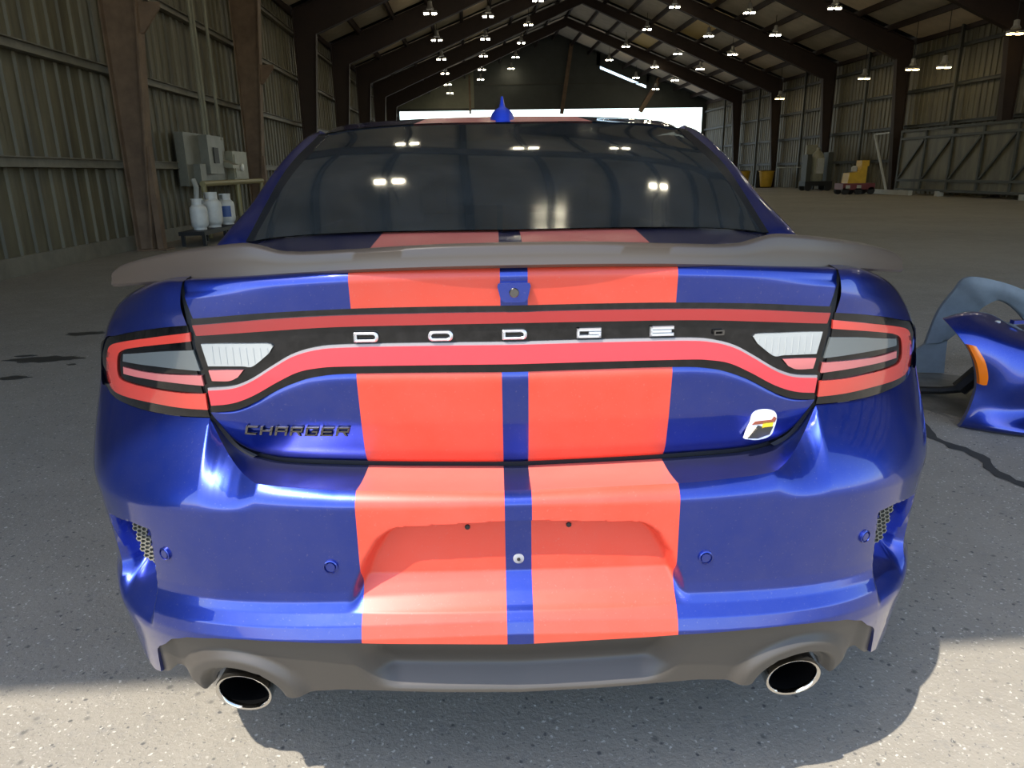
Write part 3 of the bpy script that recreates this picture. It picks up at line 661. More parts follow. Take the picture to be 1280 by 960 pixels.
# light bar across the lid
bar = centre('light_bar', TR['bar_top'], TR['bar_bot'], 90, 14, 'gloss_black', car, -.004, .02)
centre('upper_red_strip', TR['rs_top'], TR['rs_bot'], 70, 4, 'red', bar, .001, .006)
hi = [(x, z + .0045) for x, z in TR['rl_top']]
centre('strip_edge', hi, TR['rl_top'], 90, 3, 'rim_edge', bar, .0005, .006)
centre('lower_red_strip', TR['rl_top'], TR['rl_bot'], 90, 5, 'red_bright', bar, .002, .008)
pair('reverse_lamp', TR['rv_top'], TR['rv_bot'], 24, 6, 'clear', (bar, bar), .001, .006)
pair('pink_reflector', TR['rp_top'], TR['rp_bot'], 18, 4, 'pink', (bar, bar), .001, .006)
for s in (1, -1):                                         # fine reflector ribs in the reversing lamps
    rb = MB()
    for i in range(9):
        x = .415 + i * .0125; zb = .9275 if x > .445 else .9275 + (.445 - x) * .7
        rb.bar((s * x, A(x, .945) - .0012, zb), (s * x, A(x, .945) - .0012, .958), .0016, .0012)
    rb.build('lens_ribs', 'clear', bar)

# tail lamps at the corners
lamps = [empty('x'), empty('x')]
for l in lamps: bpy.data.objects.remove(l)
lt, lb = list(TR['lamp_top']), list(TR['lamp_bot'])
lt[-3:] = [(.775, .9425), (.802, .926), (.817, .893)]; lb[-3:] = [(.797, .822), (.819, .838), (.8205, .872)]
bases = pair('tail_lamp', lt, lb, 60, 20, 'gloss_black', (car, car), -.003, .03)
ro = list(TR['ring_o']); ro[4:8] = [(.777, .9075), (.788, .884), (.7935, .861), (.783, .8425)]
pair('red_ring', ro, TR['ring_i'], 80, 5, 'red_ring', bases, .001, .006, keyed_=True)
pair('turn_lens', TR['clr_top'], TR['clr_bot'], 30, 6, 'clear_grey', bases, .0005, .006)
pair('brake_lens', TR['pnk_top'], TR['pnk_bot'], 30, 5, 'pink', bases, .001, .006)

# quarter panels wrap round the lamps on to the haunches
lamp_rim = [on(A, p) for p in lt[:5]] + [on(A, (lt[6][0], .5 * (lt[6][1] + lb[6][1])))] + [on(A, lb[5])]
q0 = lamp_rim[:5] + [lamp_rim[5], lamp_rim[6]] + [(.935, 1.72, .84), (.952, 2.05, .84)]
qk = TR['qk']
q2 = [(.5625, 1.232, 1.060), qk[1], qk[2], qk[3], (.775, 1.44, 1.002), (.845, 1.535, .96), (.885, 1.63, .93), (.925, 1.8, .925), (.938, 2.05, .93)]
q1 = [tuple(.5 * (a + b) for a, b in zip(p, q)) for p, q in zip(q0, q2)]
q1 = [(p[0] + .004, p[1] - .006, p[2]) for p in q1]
q3 = [(.562, 1.262, 1.068), (.60, 1.31, 1.066), (.64, 1.37, 1.058), (.695, 1.45, 1.044), (.745, 1.53, 1.032), (.80, 1.62, 1.01), (.835, 1.72, 1.0), (.868, 1.86, .998), (.885, 2.06, 1.0)]
q4 = [(.555, 1.40, 1.086), (.57, 1.42, 1.086), (.60, 1.46, 1.085), (.63, 1.52, 1.084), (.66, 1.60, 1.075), (.69, 1.70, 1.066), (.71, 1.80, 1.06), (.73, 1.93, 1.05), (.745, 2.1, 1.045)]
qrows = loft([q0, q1, q2, q3, q4], 60, 34)
for s in (1, -1):
    v, f = grid(qrows if s > 0 else mirror_rows(qrows), face=(s * .5, -1, .6)); link('quarter_panel', v, f, 'paint_plain', car, True, 60)
# black rubber in the shut line between lid and lamps
for s in (1, -1):
    pts = [(.567, 1.062), (.5565, .998), (.5475, .90), (.543, .83), (.535, .80), (.515, .765), (.48, .745)]
    a = spline(pts, 40); g = [[(s * (p[0] - .008), A(*p) + .012, p[1]) for p in a], [(s * (p[0] + .006), A(*p) + .010, p[1] - (.006 if i > 30 else 0)) for i, p in enumerate(a)]]
    v, f = grid(g, flange=(0, .02, 0)); link('shut_line', v, f, 'gap', car, True)

# rear deck between spoiler and glass
glb, glt = TR['gl_bot'], TR['gl_top']
d0 = [(x, 1.205 + .06 * (x / .55) ** 2, 1.086 - .02 * (x / .55) ** 2) for x in (0, .15, .3, .42, .5, .56)]
d1 = [(x * 1.0, 1.36 + .02 * (x / .55) ** 2, 1.100 - .012 * (x / .55) ** 2) for x in (0, .15, .31, .43, .51, .575)]
d2 = [(p[0] * 1.02, p[1] + .03, p[2] - .004) for p in glb]; d2[0] = (0, d2[0][1], d2[0][2])
dr = loft([d0, d1, d2], 40, 16); v, f = grid(both([r[::-1] for r in dr]), face=(0, 0, 1)); link('rear_deck', v, f, 'paint', lid, True, 60)

# spoiler
def sp_y(x): return 1.150 + .25 * (abs(x) / .75) ** 2.5
st, sbm = spline(to_mid(TR['sp_top']), 80), spline(to_mid(TR['sp_bot']), 80)
prof = []
for (xt, zt), (xb, zb) in zip(st, sbm):
    k = 1 - .55 * smoothstep(.45, .78, xt); h = zt - zb; ln = .15 * k
    y = sp_y(xt); yb = sp_y(xb); mid = .5 * (xt + xb)
    lo = zb if xt < .55 else zb
    prof.append([(xt, y + ln, min(1.092 - .03 * smoothstep(.4, .75, xt), zt - .012)), (xt, y + ln * .55, zt - .012), (xt, y + .024, zt - .001), (xt, y + .013, zt + .0006), (xt, y + .005, zt - .0015), (xt, y + .001, zt - .006),
                 (mid, .5 * (y + yb) + .003, .5 * (zt + zb)), (xb, yb - .001, zb + .006), (xb, yb + .004, zb + .0008), (xb, yb + .016, zb), (xb, yb + .06 * k, lo + .002), (xb, yb + ln * .9, lo + .004)])
sr = [[p[i] for p in prof] for i in range(len(prof[0]))]
v, f = grid(both(sr), face=(0, -1, .2)); spo = link('spoiler', v, f, 'spoiler', car, True, 50)
for s in (0, -1):                                         # closed tips
    pts = [(p[0] if s == 0 else -p[0], p[1], p[2]) for p in prof[0]]
    link('spoiler_tip', pts, [tuple(range(len(pts)))], 'spoiler', spo)

# bumper cover
ZTOP = [(0, .728), (.30, .733), (.40, .738), (.442, .742), (.470, .749), (.49, .759), (.505, .771), (.518, .785), (.529, .801), (.541, .8215), (.60, .8180), (.665, .8165), (.735, .8172), (.783, .821), (.82, .829), (.87, .84), (.95, .845)]
BB = sorted(TR['bump_bot'])
ZBOT = [(0, BB[0][1])] + BB[1:-1] + [(.700, .392), (.714, .375), (.724, .34), (.733, .305), (.76, .292), (.85, .30), (.95, .34)]
ZSH = [(0, .705), (.4, .70), (.6, .685), (.95, .645)]
REC = [(0., TR['recess'][0][1])] + TR['recess'][1:]
def rec_x(z):                                              # half width of the plate recess at height z
    t = [(b, a) for a, b in REC]; t.sort(); return lerp_tab(z, t)
def bump_pt(u, z):
    x0 = u * .948; zt, sh = lerp_tab(x0, ZTOP), lerp_tab(x0, ZSH); k = max(0., min(1., (x0 - .435) / .106)) ** 1.25
    xb = u * lerp_tab(z, HWB); yb = skin_b(xb, z); uu = max(0., (z - sh) / max(.005, zt - sh))
    xa = u * lerp_tab(z, HWA); ya = skin_a(xa, z) + .004; e = k * min(1, uu) ** 1.7
    x = xb + (xa - xb) * e; y = yb + (ya - yb) * e + (1 - k) * .020 * min(1, uu) ** 2.6
    zr = max(0., min(1., (z - .52) / .05))
    if xb < .33 and z < .70:                               # number plate recess
        side = rec_x(z) - xb; top = REC[0][1] - .012 * max(0., (xb - .12) / .1) ** 2 - z
        dpt = smoothstep(0., .022, min(side, 1)) * smoothstep(0., .010, top) * zr
        y += .034 * dpt
    if .62 < xb < .86 and .42 < z < .66:                   # air outlet at the corner under the brow
        xe = .655 + .012 * max(0., (.634 - z) / .14); brow = .6345 - .02 * max(0, (xb - .70) / .1)
        w_ = smoothstep(xe, xe + .016, xb) * smoothstep(brow, brow - .010, z) * smoothstep(.435, .52, z) * (1 - smoothstep(.765, .79, xb))
        x -= .022 * w_; y += .062 * w_
    return (x, y, z)
us = list(np.linspace(0, .30 / .948, 76)) + list(np.linspace(.30 / .948, .56 / .948, 70))[1:] + list(np.linspace(.56 / .948, .80 / .948, 80))[1:]
ph0 = math.asin((.80 / .948) ** 1.75); us += [math.sin(a) ** (1 / 1.75) for a in np.linspace(ph0, math.pi / 2 - .03, 34)][1:]
NR = 110; brow_rows = []
for i in range(NR):
    t = i / (NR - 1); r = []
    for u in us:
        x0 = u * .948; za, zb_ = lerp_tab(x0, ZTOP), lerp_tab(x0, ZBOT)
        r.append(bump_pt(u, lerp_tab(t, [(0, za), (.22, .688), (.36, .660), (.74, .522), (1, zb_)])))
    brow_rows.append(r)
last = brow_rows[-1]; brow_rows.append([(p[0] * .995, p[1] + .012, p[2] - .003) for p in last]); brow_rows.append([(p[0] * .99, p[1] + .05, p[2] + .002) for p in last])
v, f = grid(both([r[::-1] for r in brow_rows])); bump = link('bumper_cover', v, f, 'paint', car, True, 42)
# ledge from the bumper lip back under the lid
lipc = [p for p, u in zip(brow_rows[0], us) if u * .948 < .5405]; n_ = 60
la = spline(lipc, n_); lb2 = spline([(x + .004 * smoothstep(.45, .53, x), A(x, z) + .022, z - .012) for x, z in sorted([(max(0, a), b) for a, b in lob])], n_)
lrows = []
for t in np.linspace(0, 1, 10):
    lrows.append([(p[0] + (q[0] - p[0]) * t, p[1] + (q[1] - p[1]) * t, p[2] + (q[2] - p[2]) * t - .004 * math.sin(math.pi * t)) for p, q in zip(la, lb2)])
v, f = grid(both([r[::-1] for r in lrows]), face=(0, -.3, 1)); link('bumper_ledge', v, f, 'paint', bump, True, 60)
# seam under the lid
v, f = grid(both([r[::-1] for r in [[(p[0], p[1] + .004, p[2] - .012) for p in lb2], [(p[0], p[1] + .002, p[2] + .03) for p in lb2]]])); link('seam', v, f, 'gap', bump)

# parking sensors, plate screws, clip
def disc(name, x, y, z, r, m, parent, dep=.003, tilt=0, n=20, ring=False):
    prof_ = [(r * 1.0, 0), (r * 1.0, -dep), (r * .86, -dep * 1.25), (r * .80, -dep * .4), (r * .70, -dep * .4), (r * .62, -dep * 1.1), (.0005, -dep * 1.1)] if ring else [(r, 0), (r, -dep * .7), (r * .85, -dep), (.0005, -dep)]
    o = MB().lathe((0, 0, 0), prof_, n, 1).build(name, m, parent, True, 30); o.location = (x, y, z); o.rotation_euler = (0, 0, tilt); return o
for s in (1, -1):
    disc('parking_sensor', s * .317, skin_b(.317, .602) + .001, .602, .0125, 'paint_plain', bump, .004, s * .08, ring=True)
    disc('parking_sensor', s * .628, skin_b(.628, .592) + .001, .592, .0125, 'paint_plain', bump, .004, s * .5, ring=True)
    disc('screw_hole', s * .0865, skin_b(.0865, .656) + .034, .656, .0045, 'black', bump, .003)
disc('plate_clip', 0, skin_b(0, .593) + .0345, .593, .0095, 'scuff', bump, .002); disc('clip_hole', 0, skin_b(0, .593) + .0315, .593, .003, 'black', bump, .002)

# vents in the bumper corners: honeycomb mesh behind the opening
for s in (1, -1):
    hm = MB()
    for i in range(9):
        z = .622 - i * .0105
        for j in range(3):
            x = .706 + j * .013 + (.0065 if i % 2 else 0) - .022 * i / 9; y = skin_b(x, z) + .040
            hm.lathe((s * x, y, z), [(.0062, 0), (.0062, -.006), (.0042, -.006), (.0042, 0)], 6, 1)
    hm.build('vent_mesh', 'girt', bump)

# lower valance with exhaust openings and centre step
VB = sorted(TR['val_bot']); VB[0] = (0, VB[0][1]); XO = .7085
arch = lambda x: lerp_tab(x, VB) + .01 * smoothstep(.713, .727, x)
def vt(x): return lerp_tab(x, ZBOT) - .001
EXX, EXZ = .508, .322
xs = sorted(set([round(q, 4) for q in list(np.linspace(0, .44, 60)) + list(np.linspace(.41, .66, 90)) + list(np.linspace(.66, .727, 26))]))
vrows = []; NV = 34
for i in range(NV):
    t = i / (NV - 1); r = []
    for x in xs:
        za, zb_ = vt(min(x, .698)), arch(x); z = za + (zb_ - za) * t; y = skin_v(x, z) + .006
        # centre step: the panel leans in, then a shelf comes back out
        c = 1 - smoothstep(.205 + .05 * (1 - t), .262 + .06 * (1 - t), x)
        y += c * (.036 * smoothstep(.0, .64, t) * (1 - max(0., min(1., (t - .68) / .27))) + .010 * (1 - t))
        # collar raised round the tail pipe
        d = math.hypot((x - EXX) / 1.25, z - EXZ); y -= .015 * (smoothstep(.108, .085, d)) - .024 * smoothstep(.072, .055, d)
        # outer end turns in
        y += .010 * smoothstep(.712, .727, x) - .012 * smoothstep(.64, .68, x)
        r.append((x, y, z))
    vrows.append(r)
vrows.append([(p[0], p[1] + .012, p[2] - .003) for p in vrows[-1]]); vrows.append([(p[0], p[1] + .07, p[2] + .01) for p in vrows[-2]])
v, f = grid(both([r[::-1] for r in vrows])); val = link('valance', v, f, 'valance', car, True, 40)

# exhaust tips
def exhaust(s):
    k = MB(); n = 36; rx, rz = .0525, .0435; rings = []
    for (sc, dy) in ((1.0, .30), (1.0, .02), (1.03, .004), (1.0, -.001), (.92, .0), (.875, .005), (.86, .02), (.855, .28)):
        rings.append([(s * (EXX + .002) + rx * sc * math.cos(a), 1.122 + dy - .18 * rz * sc * math.sin(a) + .10 * s * rx * math.cos(a), EXZ + .0 + rz * sc * math.sin(a)) for a in (2 * math.pi * i / n for i in range(n))])
    vv = [p for r in rings for p in r]; ff = [(j * n + i, j * n + (i + 1) % n, (j + 1) * n + (i + 1) % n, (j + 1) * n + i) for j in range(len(rings) - 1) for i in range(n)]
    e = link('exhaust_tip', vv, ff, 'steel', car, True, 60)
    bm = bmesh.new(); bm.from_mesh(e.data); bmesh.ops.recalc_face_normals(bm, faces=bm.faces); bm.to_mesh(e.data); bm.free()
    inner = [[(p[0] + (s * (EXX + .002) - p[0]) * g, p[1] + .004, p[2] + (EXZ - p[2]) * g) for p in r] for r, g in ((rings[5], .01), (rings[6], .01), (rings[7], .02))]
    vv = [p for r in inner for p in r]; ff = [(j * n + i, j * n + (i + 1) % n, (j + 1) * n + (i + 1) % n, (j + 1) * n + i) for j in range(2) for i in range(n)] + [tuple(range(2 * n, 3 * n))]
    link('bore', vv, ff, 'soot', e)
exhaust(1); exhaust(-1)

# rear glass, pillars, roof
gb = [tuple(p) for p in glb]; gb[0] = (0, *gb[0][1:]); gt = [tuple(p) for p in glt]; gt[0] = (0, *gt[0][1:]); gt[-1] = (.533, 2.235, 1.347)
ge = TR['gl_edge']
gm = [tuple(.5 * (a + b) + c for a, b, c in zip(p, q, (0, -.012, .024))) for p, q in zip(gb, gt)]
grow = loft([gb, gm, gt], 50, 24)
v, f = grid(both([r[::-1] for r in grow]), face=(0, -1, 1)); link('rear_glass', v, f, 'glass', car, True, 70)
edge = [r[-1] for r in grow]                               # outer edge of the glass, bottom to top
for s in (1, -1):
    g2 = [[(s * (p[0] - .040 * (1 - i / 23 * .5)), p[1] - .004, p[2] + .003) for i, p in enumerate(edge)], [(s * (p[0] + .004), p[1] - .004, p[2] + .002) for p in edge]]
    v, f = grid(g2, face=(0, -1, 1), flange=(0, .01, -.004)); link('glass_border', v, f, 'frit', car, True)
pil = list(TR['pil']); pil[4] = (.583, 2.34, 1.343); pil[5] = (.583, 2.55, 1.364)
e6 = spline(edge, 6); p6 = spline(pil, 6)
pm = [tuple(.5 * (a + b) + c for a, b, c in zip(p, q, (.012, -.012, .012))) for p, q in zip(e6, p6)]
p3 = [(.735, 1.86, 1.04), (.725, 1.95, 1.08), (.705, 2.12, 1.16), (.675, 2.32, 1.25), (.64, 2.52, 1.325), (.615, 2.7, 1.36)]
for r_, p_ in ((e6, (.560, 1.57, 1.075)), (pm, (.62, 1.575, 1.065)), (p6, (.672, 1.585, 1.05)), (p3, (.765, 1.74, 1.0))): r_.insert(0, p_)
prow = loft([e6, pm, p6, p3], 34, 18)
# pillar foot flares into the haunch
for s in (1, -1):
    v, f = grid(prow if s > 0 else mirror_rows(prow), face=(s, -.6, .6)); link('roof_pillar', v, f, 'paint_plain', car, True, 60)
rf1 = [tuple(p) for p in TR['roof1']]; rf1[0] = (0, *rf1[0][1:]); rf1[4] = (.590, 2.78, 1.396); rf1[5] = (.618, 2.72, 1.365)
rf2 = [(0, 3.5, 1.462), (.26, 3.5, 1.458), (.44, 3.5, 1.447), (.54, 3.48, 1.43), (.60, 3.45, 1.40), (.64, 3.42, 1.365)]
rf3 = [(0, 4.25, 1.41), (.25, 4.25, 1.406), (.42, 4.22, 1.398), (.52, 4.18, 1.385), (.585, 4.12, 1.36), (.62, 4.08, 1.335)]
gt2 = [(p[0], p[1] - .004, p[2] + .002) for p in gt]; gt2[-1] = (.565, 2.30, 1.342)
rrow = loft([gt2, rf1, rf2, rf3], 40, 40)
v, f = grid(both([r[::-1] for r in rrow]), face=(0, 0, 1)); roof = link('roof', v, f, 'paint', car, True, 60)
# antenna fin on the roof
fin = []
for h, wx, y0, y1 in ((0, .040, 2.42, 2.62), (.014, .0395, 2.43, 2.615), (.028, .034, 2.445, 2.60), (.039, .024, 2.46, 2.58), (.046, .011, 2.475, 2.55), (.060, .007, 2.485, 2.53), (.078, .0035, 2.49, 2.515)):
    c, l = .5 * (y0 + y1), .5 * (y1 - y0); fin.append([(wx * math.cos(a), c + l * math.sin(a), 1.392 + h) for a in (2 * math.pi * i / 20 for i in range(21))])
v, f = grid(fin, face=(0, -1, 0)); f.append(tuple(range(6 * 21, 6 * 21 + 20)))
M['fin'] = mat('bright_blue_plastic', (.01, .045, .42), .35, coat=.6)
ant = link('antenna_fin', v, f, 'fin', car, True)
bm = bmesh.new(); bm.from_mesh(ant.data); bmesh.ops.remove_doubles(bm, verts=bm.verts, dist=1e-5); bmesh.ops.recalc_face_normals(bm, faces=bm.faces); bm.to_mesh(ant.data); bm.free()

# sides, side glass, windscreen, bonnet, nose
def side_pt(y, t):
    """t 0 = shoulder, 1 = sill"""
    hw = .952 - .05 * smoothstep(5.2, 6.1, y) - .06 * smoothstep(5.7, 6.12, y); z = (.93 if y > 2 else .93) - t * (.93 - .20)
    return (hw - .02 * (1 - min(1, t * 4)) - .03 * max(0, t - .6) / .4, y, z)
WY = (2.18, 5.22); ys = list(np.linspace(1.80, 6.0, 85)); ts = np.linspace(0, 1, 30)
for s in (1, -1):
    vv = []; ok = []
    for t in ts:
        for y in ys:
            p = side_pt(y, t); c = min(WY, key=lambda w: abs(w - y)); d = math.hypot(y - c, p[2] - .345); inside = d < .385
            if inside and d > .34: k = .385 / d; p = (p[0], c + (y - c) * k, .345 + (p[2] - .345) * k); inside = False
            vv.append((s * p[0], p[1], p[2])); ok.append(not inside)
    n = len(ys); ff = []
    for i in range(len(ts) - 1):
        for j in range(n - 1):
            q = (i * n + j, i * n + j + 1, (i + 1) * n + j + 1, (i + 1) * n + j)
            if all(ok[a] for a in q): ff.append(q if s < 0 else q[::-1])
    link('body_side', vv, ff, 'paint_plain', car, True)
    belt = [(y, .89 - .02 * smoothstep(4, 5, y)) for y in np.linspace(2.05, 4.9, 20)]
    sh = [[(s * .932, y, .93) for y, _ in belt], [(s * (h), y, .985) for y, h in belt], [(s * (h - .08), y, 1.02) for y, h in belt]]
    v, f = grid(sh, face=(s, 0, 1)); link('shoulder', v, f, 'paint_plain', car, True)
    sg = [[(s * (h - .08), y, 1.02) for y, h in belt], []]
    top_ = spline([(.70, 2.05, 1.10), (.655, 2.45, 1.29), (.645, 2.8, 1.355), (.65, 3.4, 1.37), (.63, 4.08, 1.335), (.76, 4.9, 1.03)], 20)
    sg[1] = [(s * p[0], p[1], p[2]) for p in top_]
    v, f = grid(sg, face=(s, 0, .2)); link('side_window', v, f, 'glass', car, True)
for s in (1, -1):                                         # black corner panel between pillar and haunch
    g3 = [[(s * a, b, c) for a, b, c in ((.735, 1.83, 1.03), (.752, 2.05, 1.035), (.81, 2.32, 1.0))], [(s * a, b, c) for a, b, c in ((.722, 1.93, 1.078), (.703, 2.12, 1.162), (.672, 2.32, 1.245))]]
    v, f = grid(g3, face=(s, 0, 0)); link('corner_panel', v, f, 'frit', car)
hood = [[(x, y, z - dz * (x / .8) ** 4) for x in np.linspace(0, .93 if y < 5.5 else .9, 12)] for y, z, dz in ((4.88, 1.03, .07), (5.2, .985, .07), (5.6, .92, .07), (5.9, .84, .07), (6.0, .76, .05))]
v, f = grid(both([r[::-1] for r in hood]), face=(0, 0, 1)); link('bonnet', v, f, 'paint', car, True)
ws = [[p for p in rrow[-1]], [(x, 4.9 - .25 * (x / .76) ** 2, 1.03) for x in np.linspace(0, .78, 40)]]
v, f = grid(both([r[::-1] for r in ws]), face=(0, 1, 1)); link('windscreen', v, f, 'glass', car, True)
nose = [[(x, 6.0 + .12 * (1 - (x / .9) ** 2) + dy, z) for x in np.linspace(0, .9, 14)] for z, dy in ((.76, -.02), (.68, .02), (.5, .03), (.35, .02), (.2, -.04))]
v, f = grid(both([r[::-1] for r in nose]), face=(0, 1, 0)); link('nose', v, f, 'under', car, True)
for s in (1, -1): MB().box(min(s * .45, s * .85), max(s * .45, s * .85), 5.98, 6.06, .62, .72).build('headlamp', 'head', car)
MB().box(-.80, .80, 1.80, 6.0, .19, .24).box(-.45, .45, 1.32, 1.8, .26, .30).build('underbody', 'under', car)
MB().box(-.86, .86, 2.62, 4.8, .24, .5).build('floor_pan', 'under', car)
MB().box(-.5, .5, 1.4, 1.7, .24, .45).build('boot_pan', 'under', car)
MB().box(-.78, .78, 1.62, 1.66, .45, 1.05).build('bulkhead', 'under', car)
# cabin: parcel shelf and seats show faintly through the glass
MB().box(-.60, .60, 1.66, 2.25, 1.02, 1.05).build('parcel_shelf', 'seat', car)
def seat(x, y, w, z0, hz):
    st_ = MB().prism([(y, z0), (y + .16, z0), (y + .06, hz), (y - .06, hz)], 0, x - w / 2, x + w / 2).build('seat', 'seat', car)
    MB().box(x - .12, x + .12, y - .06, y + .04, hz + .03, hz + .2).build('headrest', 'seat', st_)
for x in (-.38, .38): seat(x, 2.35, .55, .5, 1.06); seat(x, 3.45, .5, .5, 1.05)
def wheel(x, y, s):
    w = MB().lathe((x, y, .345), [(.24, -.12), (.33, -.12), (.345, -.09), (.345, .09), (.33, .12), (.24, .12)], 40, 0).build('tyre', 'tyre', car, True)
    MB().lathe((x, y, .345), [(.24, -.10), (.25, s * .10), (.22, s * .09), (.06, s * .06), (.05, s * .08)], 30, 0).build('rim', 'wheel', w, True, 30)
    for i in range(5):
        a = 2 * math.pi * i / 5; MB().bar((x + s * .09, y, .345), (x + s * .10, y + .23 * math.cos(a), .345 + .23 * math.sin(a)), .05, .03).build('spoke', 'wheel', w)
for y in WY:
    for s in (1, -1): wheel(s * .80, y, s)

# ---- lettering and badges on the lid
def bars_letter(ch, w, h, t, sh=0.):
    """squared badge letter as rectangles in a w x h box"""
    B = {'L': (0, t, 0, h), 'R': (w - t, w, 0, h), 'T': (0, w, h - t, h), 'B': (0, w, 0, t), 'M': (0, w, h / 2 - t / 2, h / 2 + t / 2), 'RU': (w - t, w, h / 2, h), 'RL': (w - t, w, 0, h / 2), 'MH': (w * .48, w, h / 2 - t / 2, h / 2 + t / 2), 'ML': (0, w * .9, h / 2 - t / 2, h / 2 + t / 2)}
    use = {'C': 'L T B', 'H': 'L R M', 'A': 'L R T M', 'R': 'L T RU M', 'G': 'L T B RL MH', 'E': 'L T B ML'}[ch].split()
    out_ = [[(a, c), (b, c), (b, d), (a, d)] for a, b, c, d in (B[k] for k in use)]
    if ch == 'R': out_.append([(w * .45, h / 2), (w * .45 + t, h / 2), (w, 0), (w - t * 1.2, 0)])
    return [[(x + sh * z, z) for x, z in q] for q in out_]
def ring_loop(w, h, r_l, r_r, n=6):
    pts = []
    for cx, cz, r, a0 in ((w - r_r, h - r_r, r_r, 0), (r_l, h - r_l, r_l, 90), (r_l, r_l, r_l, 180), (w - r_r, r_r, r_r, 270)):
        for i in range(n + 1): a = math.radians(a0 + 90 * i / n); pts.append((cx + r * math.cos(a), cz + r * math.sin(a)))
    return pts
def letter(ch, x, z, w, h, t, dep, m, parent, sh=0., ang=0.):
    y = A(abs(x + w / 2), z + h / 2); vv = MB()
    if ch in 'DO':
        o_ = ring_loop(w, h, .0015 if ch == 'D' else h * .45, h * .45 if ch == 'D' else h * .45); i_ = [(t + (p[0] / w) * (w - 2 * t), t * .8 + (p[1] / h) * (h - 1.6 * t)) for p in o_]; n = len(o_)
        mid = [(.5 * (a[0] + b[0]), .5 * (a[1] + b[1])) for a, b in zip(o_, i_)]
        V = [(p[0], 0, p[1]) for p in o_] + [(p[0], -dep * .6, p[1]) for p in o_] + [(p[0], -dep, p[1]) for p in mid] + [(p[0], -dep * .6, p[1]) for p in i_] + [(p[0], 0, p[1]) for p in i_]
        vv.add(V, [(j * n + i, j * n + (i + 1) % n, (j + 1) * n + (i + 1) % n, (j + 1) * n + i) for j in range(4) for i in range(n)])
    else:
        for q in bars_letter(ch, w, h, t, sh):
            cx = sum(p[0] for p in q) / 4; cz = sum(p[1] for p in q) / 4; e = t * .22
            ins = [(p[0] - math.copysign(e, p[0] - cx), p[1] - math.copysign(e, p[1] - cz)) for p in q]
            vv.add([(p[0], 0, p[1]) for p in q] + [(p[0], -dep * .6, p[1]) for p in q] + [(p[0], -dep, p[1]) for p in ins], [(0, 1, 5, 4), (1, 2, 6, 5), (2, 3, 7, 6), (3, 0, 4, 7), (4, 5, 9, 8), (5, 6, 10, 9), (6, 7, 11, 10), (7, 4, 8, 11), (8, 9, 10, 11)])
    o = vv.build('letter', m, parent); o.location = (x, y + .002, z); o.rotation_euler = (0, 0, ang); return o
def slope(x, z): return math.atan2(A(abs(x) + .01, z) - A(abs(x) - .01, z), .02) * (1 if x > 0 else -1)
for ch, x in zip('DODGE', (-.2455, -.1225, 0., .1235, .2455)):
    letter(ch, x - .0205, .9685, .041, .0165, .0052, .006, 'chrome', bar, ang=slope(x, .975) if x else 0)
o = MB()
lo_ = ring_loop(.018, .009, .0015, .0015, 2); li_ = [(.003 + p[0] * .67, .0025 + p[1] * .45) for p in lo_]; n = len(lo_)
o.add([(p[0], -.003, p[1]) for p in lo_] + [(p[0], -.003, p[1]) for p in li_] + [(p[0], 0, p[1]) for p in lo_], [(i, (i + 1) % n, n + (i + 1) % n, n + i) for i in range(n)] + [(i, 2 * n + i, 2 * n + (i + 1) % n, (i + 1) % n) for i in range(n)])
oo = o.build('badge_socket', 'gunmetal', bar); oo.location = (.334, A(.343, .971) - .001, .967); oo.rotation_euler = (0, 0, slope(.343, .97))
for i, ch in enumerate('CHARGER'):
    x = -.479 + i * .0272
    letter(ch, x, .7965, .0225, .0175, .0042, .005, 'gunmetal', lid_low, sh=.35, ang=slope(x + .012, .805))
# plain emblem on the right of the lid: pale bordered plate with yellow, black, white and brown fields
em = empty('x'); bpy.data.objects.remove(em)
ex, ez = .4395, .797; ea = slope(ex, ez); ey = A(ex, ez)
def plate(name, pts, m, parent, d0, d1):
    o = MB().prism(pts, 1, d0, d1).build(name, m, parent); o.location = (ex, ey, ez); o.rotation_euler = (0, 0, ea); return o
M['em_white'] = mat('emblem_white', (.80, .80, .78), .3, coat=.5); M['em_yellow'] = mat('emblem_yellow', (.85, .60, .02), .3, coat=.5)
M['em_black'] = mat('emblem_black', (.03, .03, .025), .3, coat=.5); M['em_brown'] = mat('emblem_brown', (.28, .07, .035), .3, coat=.5); M['em_cream'] = mat('emblem_cream', (.78, .62, .42), .3, coat=.5)
k_ = .001
base = spline([(-31, -26), (-6, -30), (18, -24), (25, -8), (28, 8), (23, 21), (8, 27), (-10, 27), (-20, 20), (-22, 2), (-27, -12), (-31, -26)], 60)[:-1]
emb = plate('emblem', [(a * k_, b * k_) for a, b in base], 'em_white', lid_low, -.004, .003)
for nm, pts, m in (('emblem_field', [(-26, -25), (-6, -27), (16, -21), (22, -6), (4, -6), (-8, -2)], 'em_black'), ('emblem_field', [(0, -8), (20, -6), (22, 3), (2, 4)], 'em_yellow'),
                   ('emblem_field', [(-20, 0), (-6, 0), (24, 2), (27, 9), (22, 13), (18, 7), (-14, 6)], 'em_brown'), ('emblem_field', [(-27, -23), (-20, -22), (-9, -8), (-14, -5)], 'em_cream')):
    o = MB().prism([(a * k_, b * k_) for a, b in pts], 1, -.0052, -.0038).build(nm, m, emb); 
# camera housing above the bar
cpts = [(-.0255, .013), (.0255, .013), (.027, .008), (.022, -.013), (.016, -.018), (-.016, -.018), (-.022, -.013), (-.027, .008)]
ch_ = MB().prism(cpts, 1, -.005, .01).build('camera_housing', 'paint_plain', lid); ch_.location = (0, A(0, 1.05) - .003, 1.050)
disc('camera_lens', 0, -.0045, -.002, .008, 'gunmetal', ch_, .004)

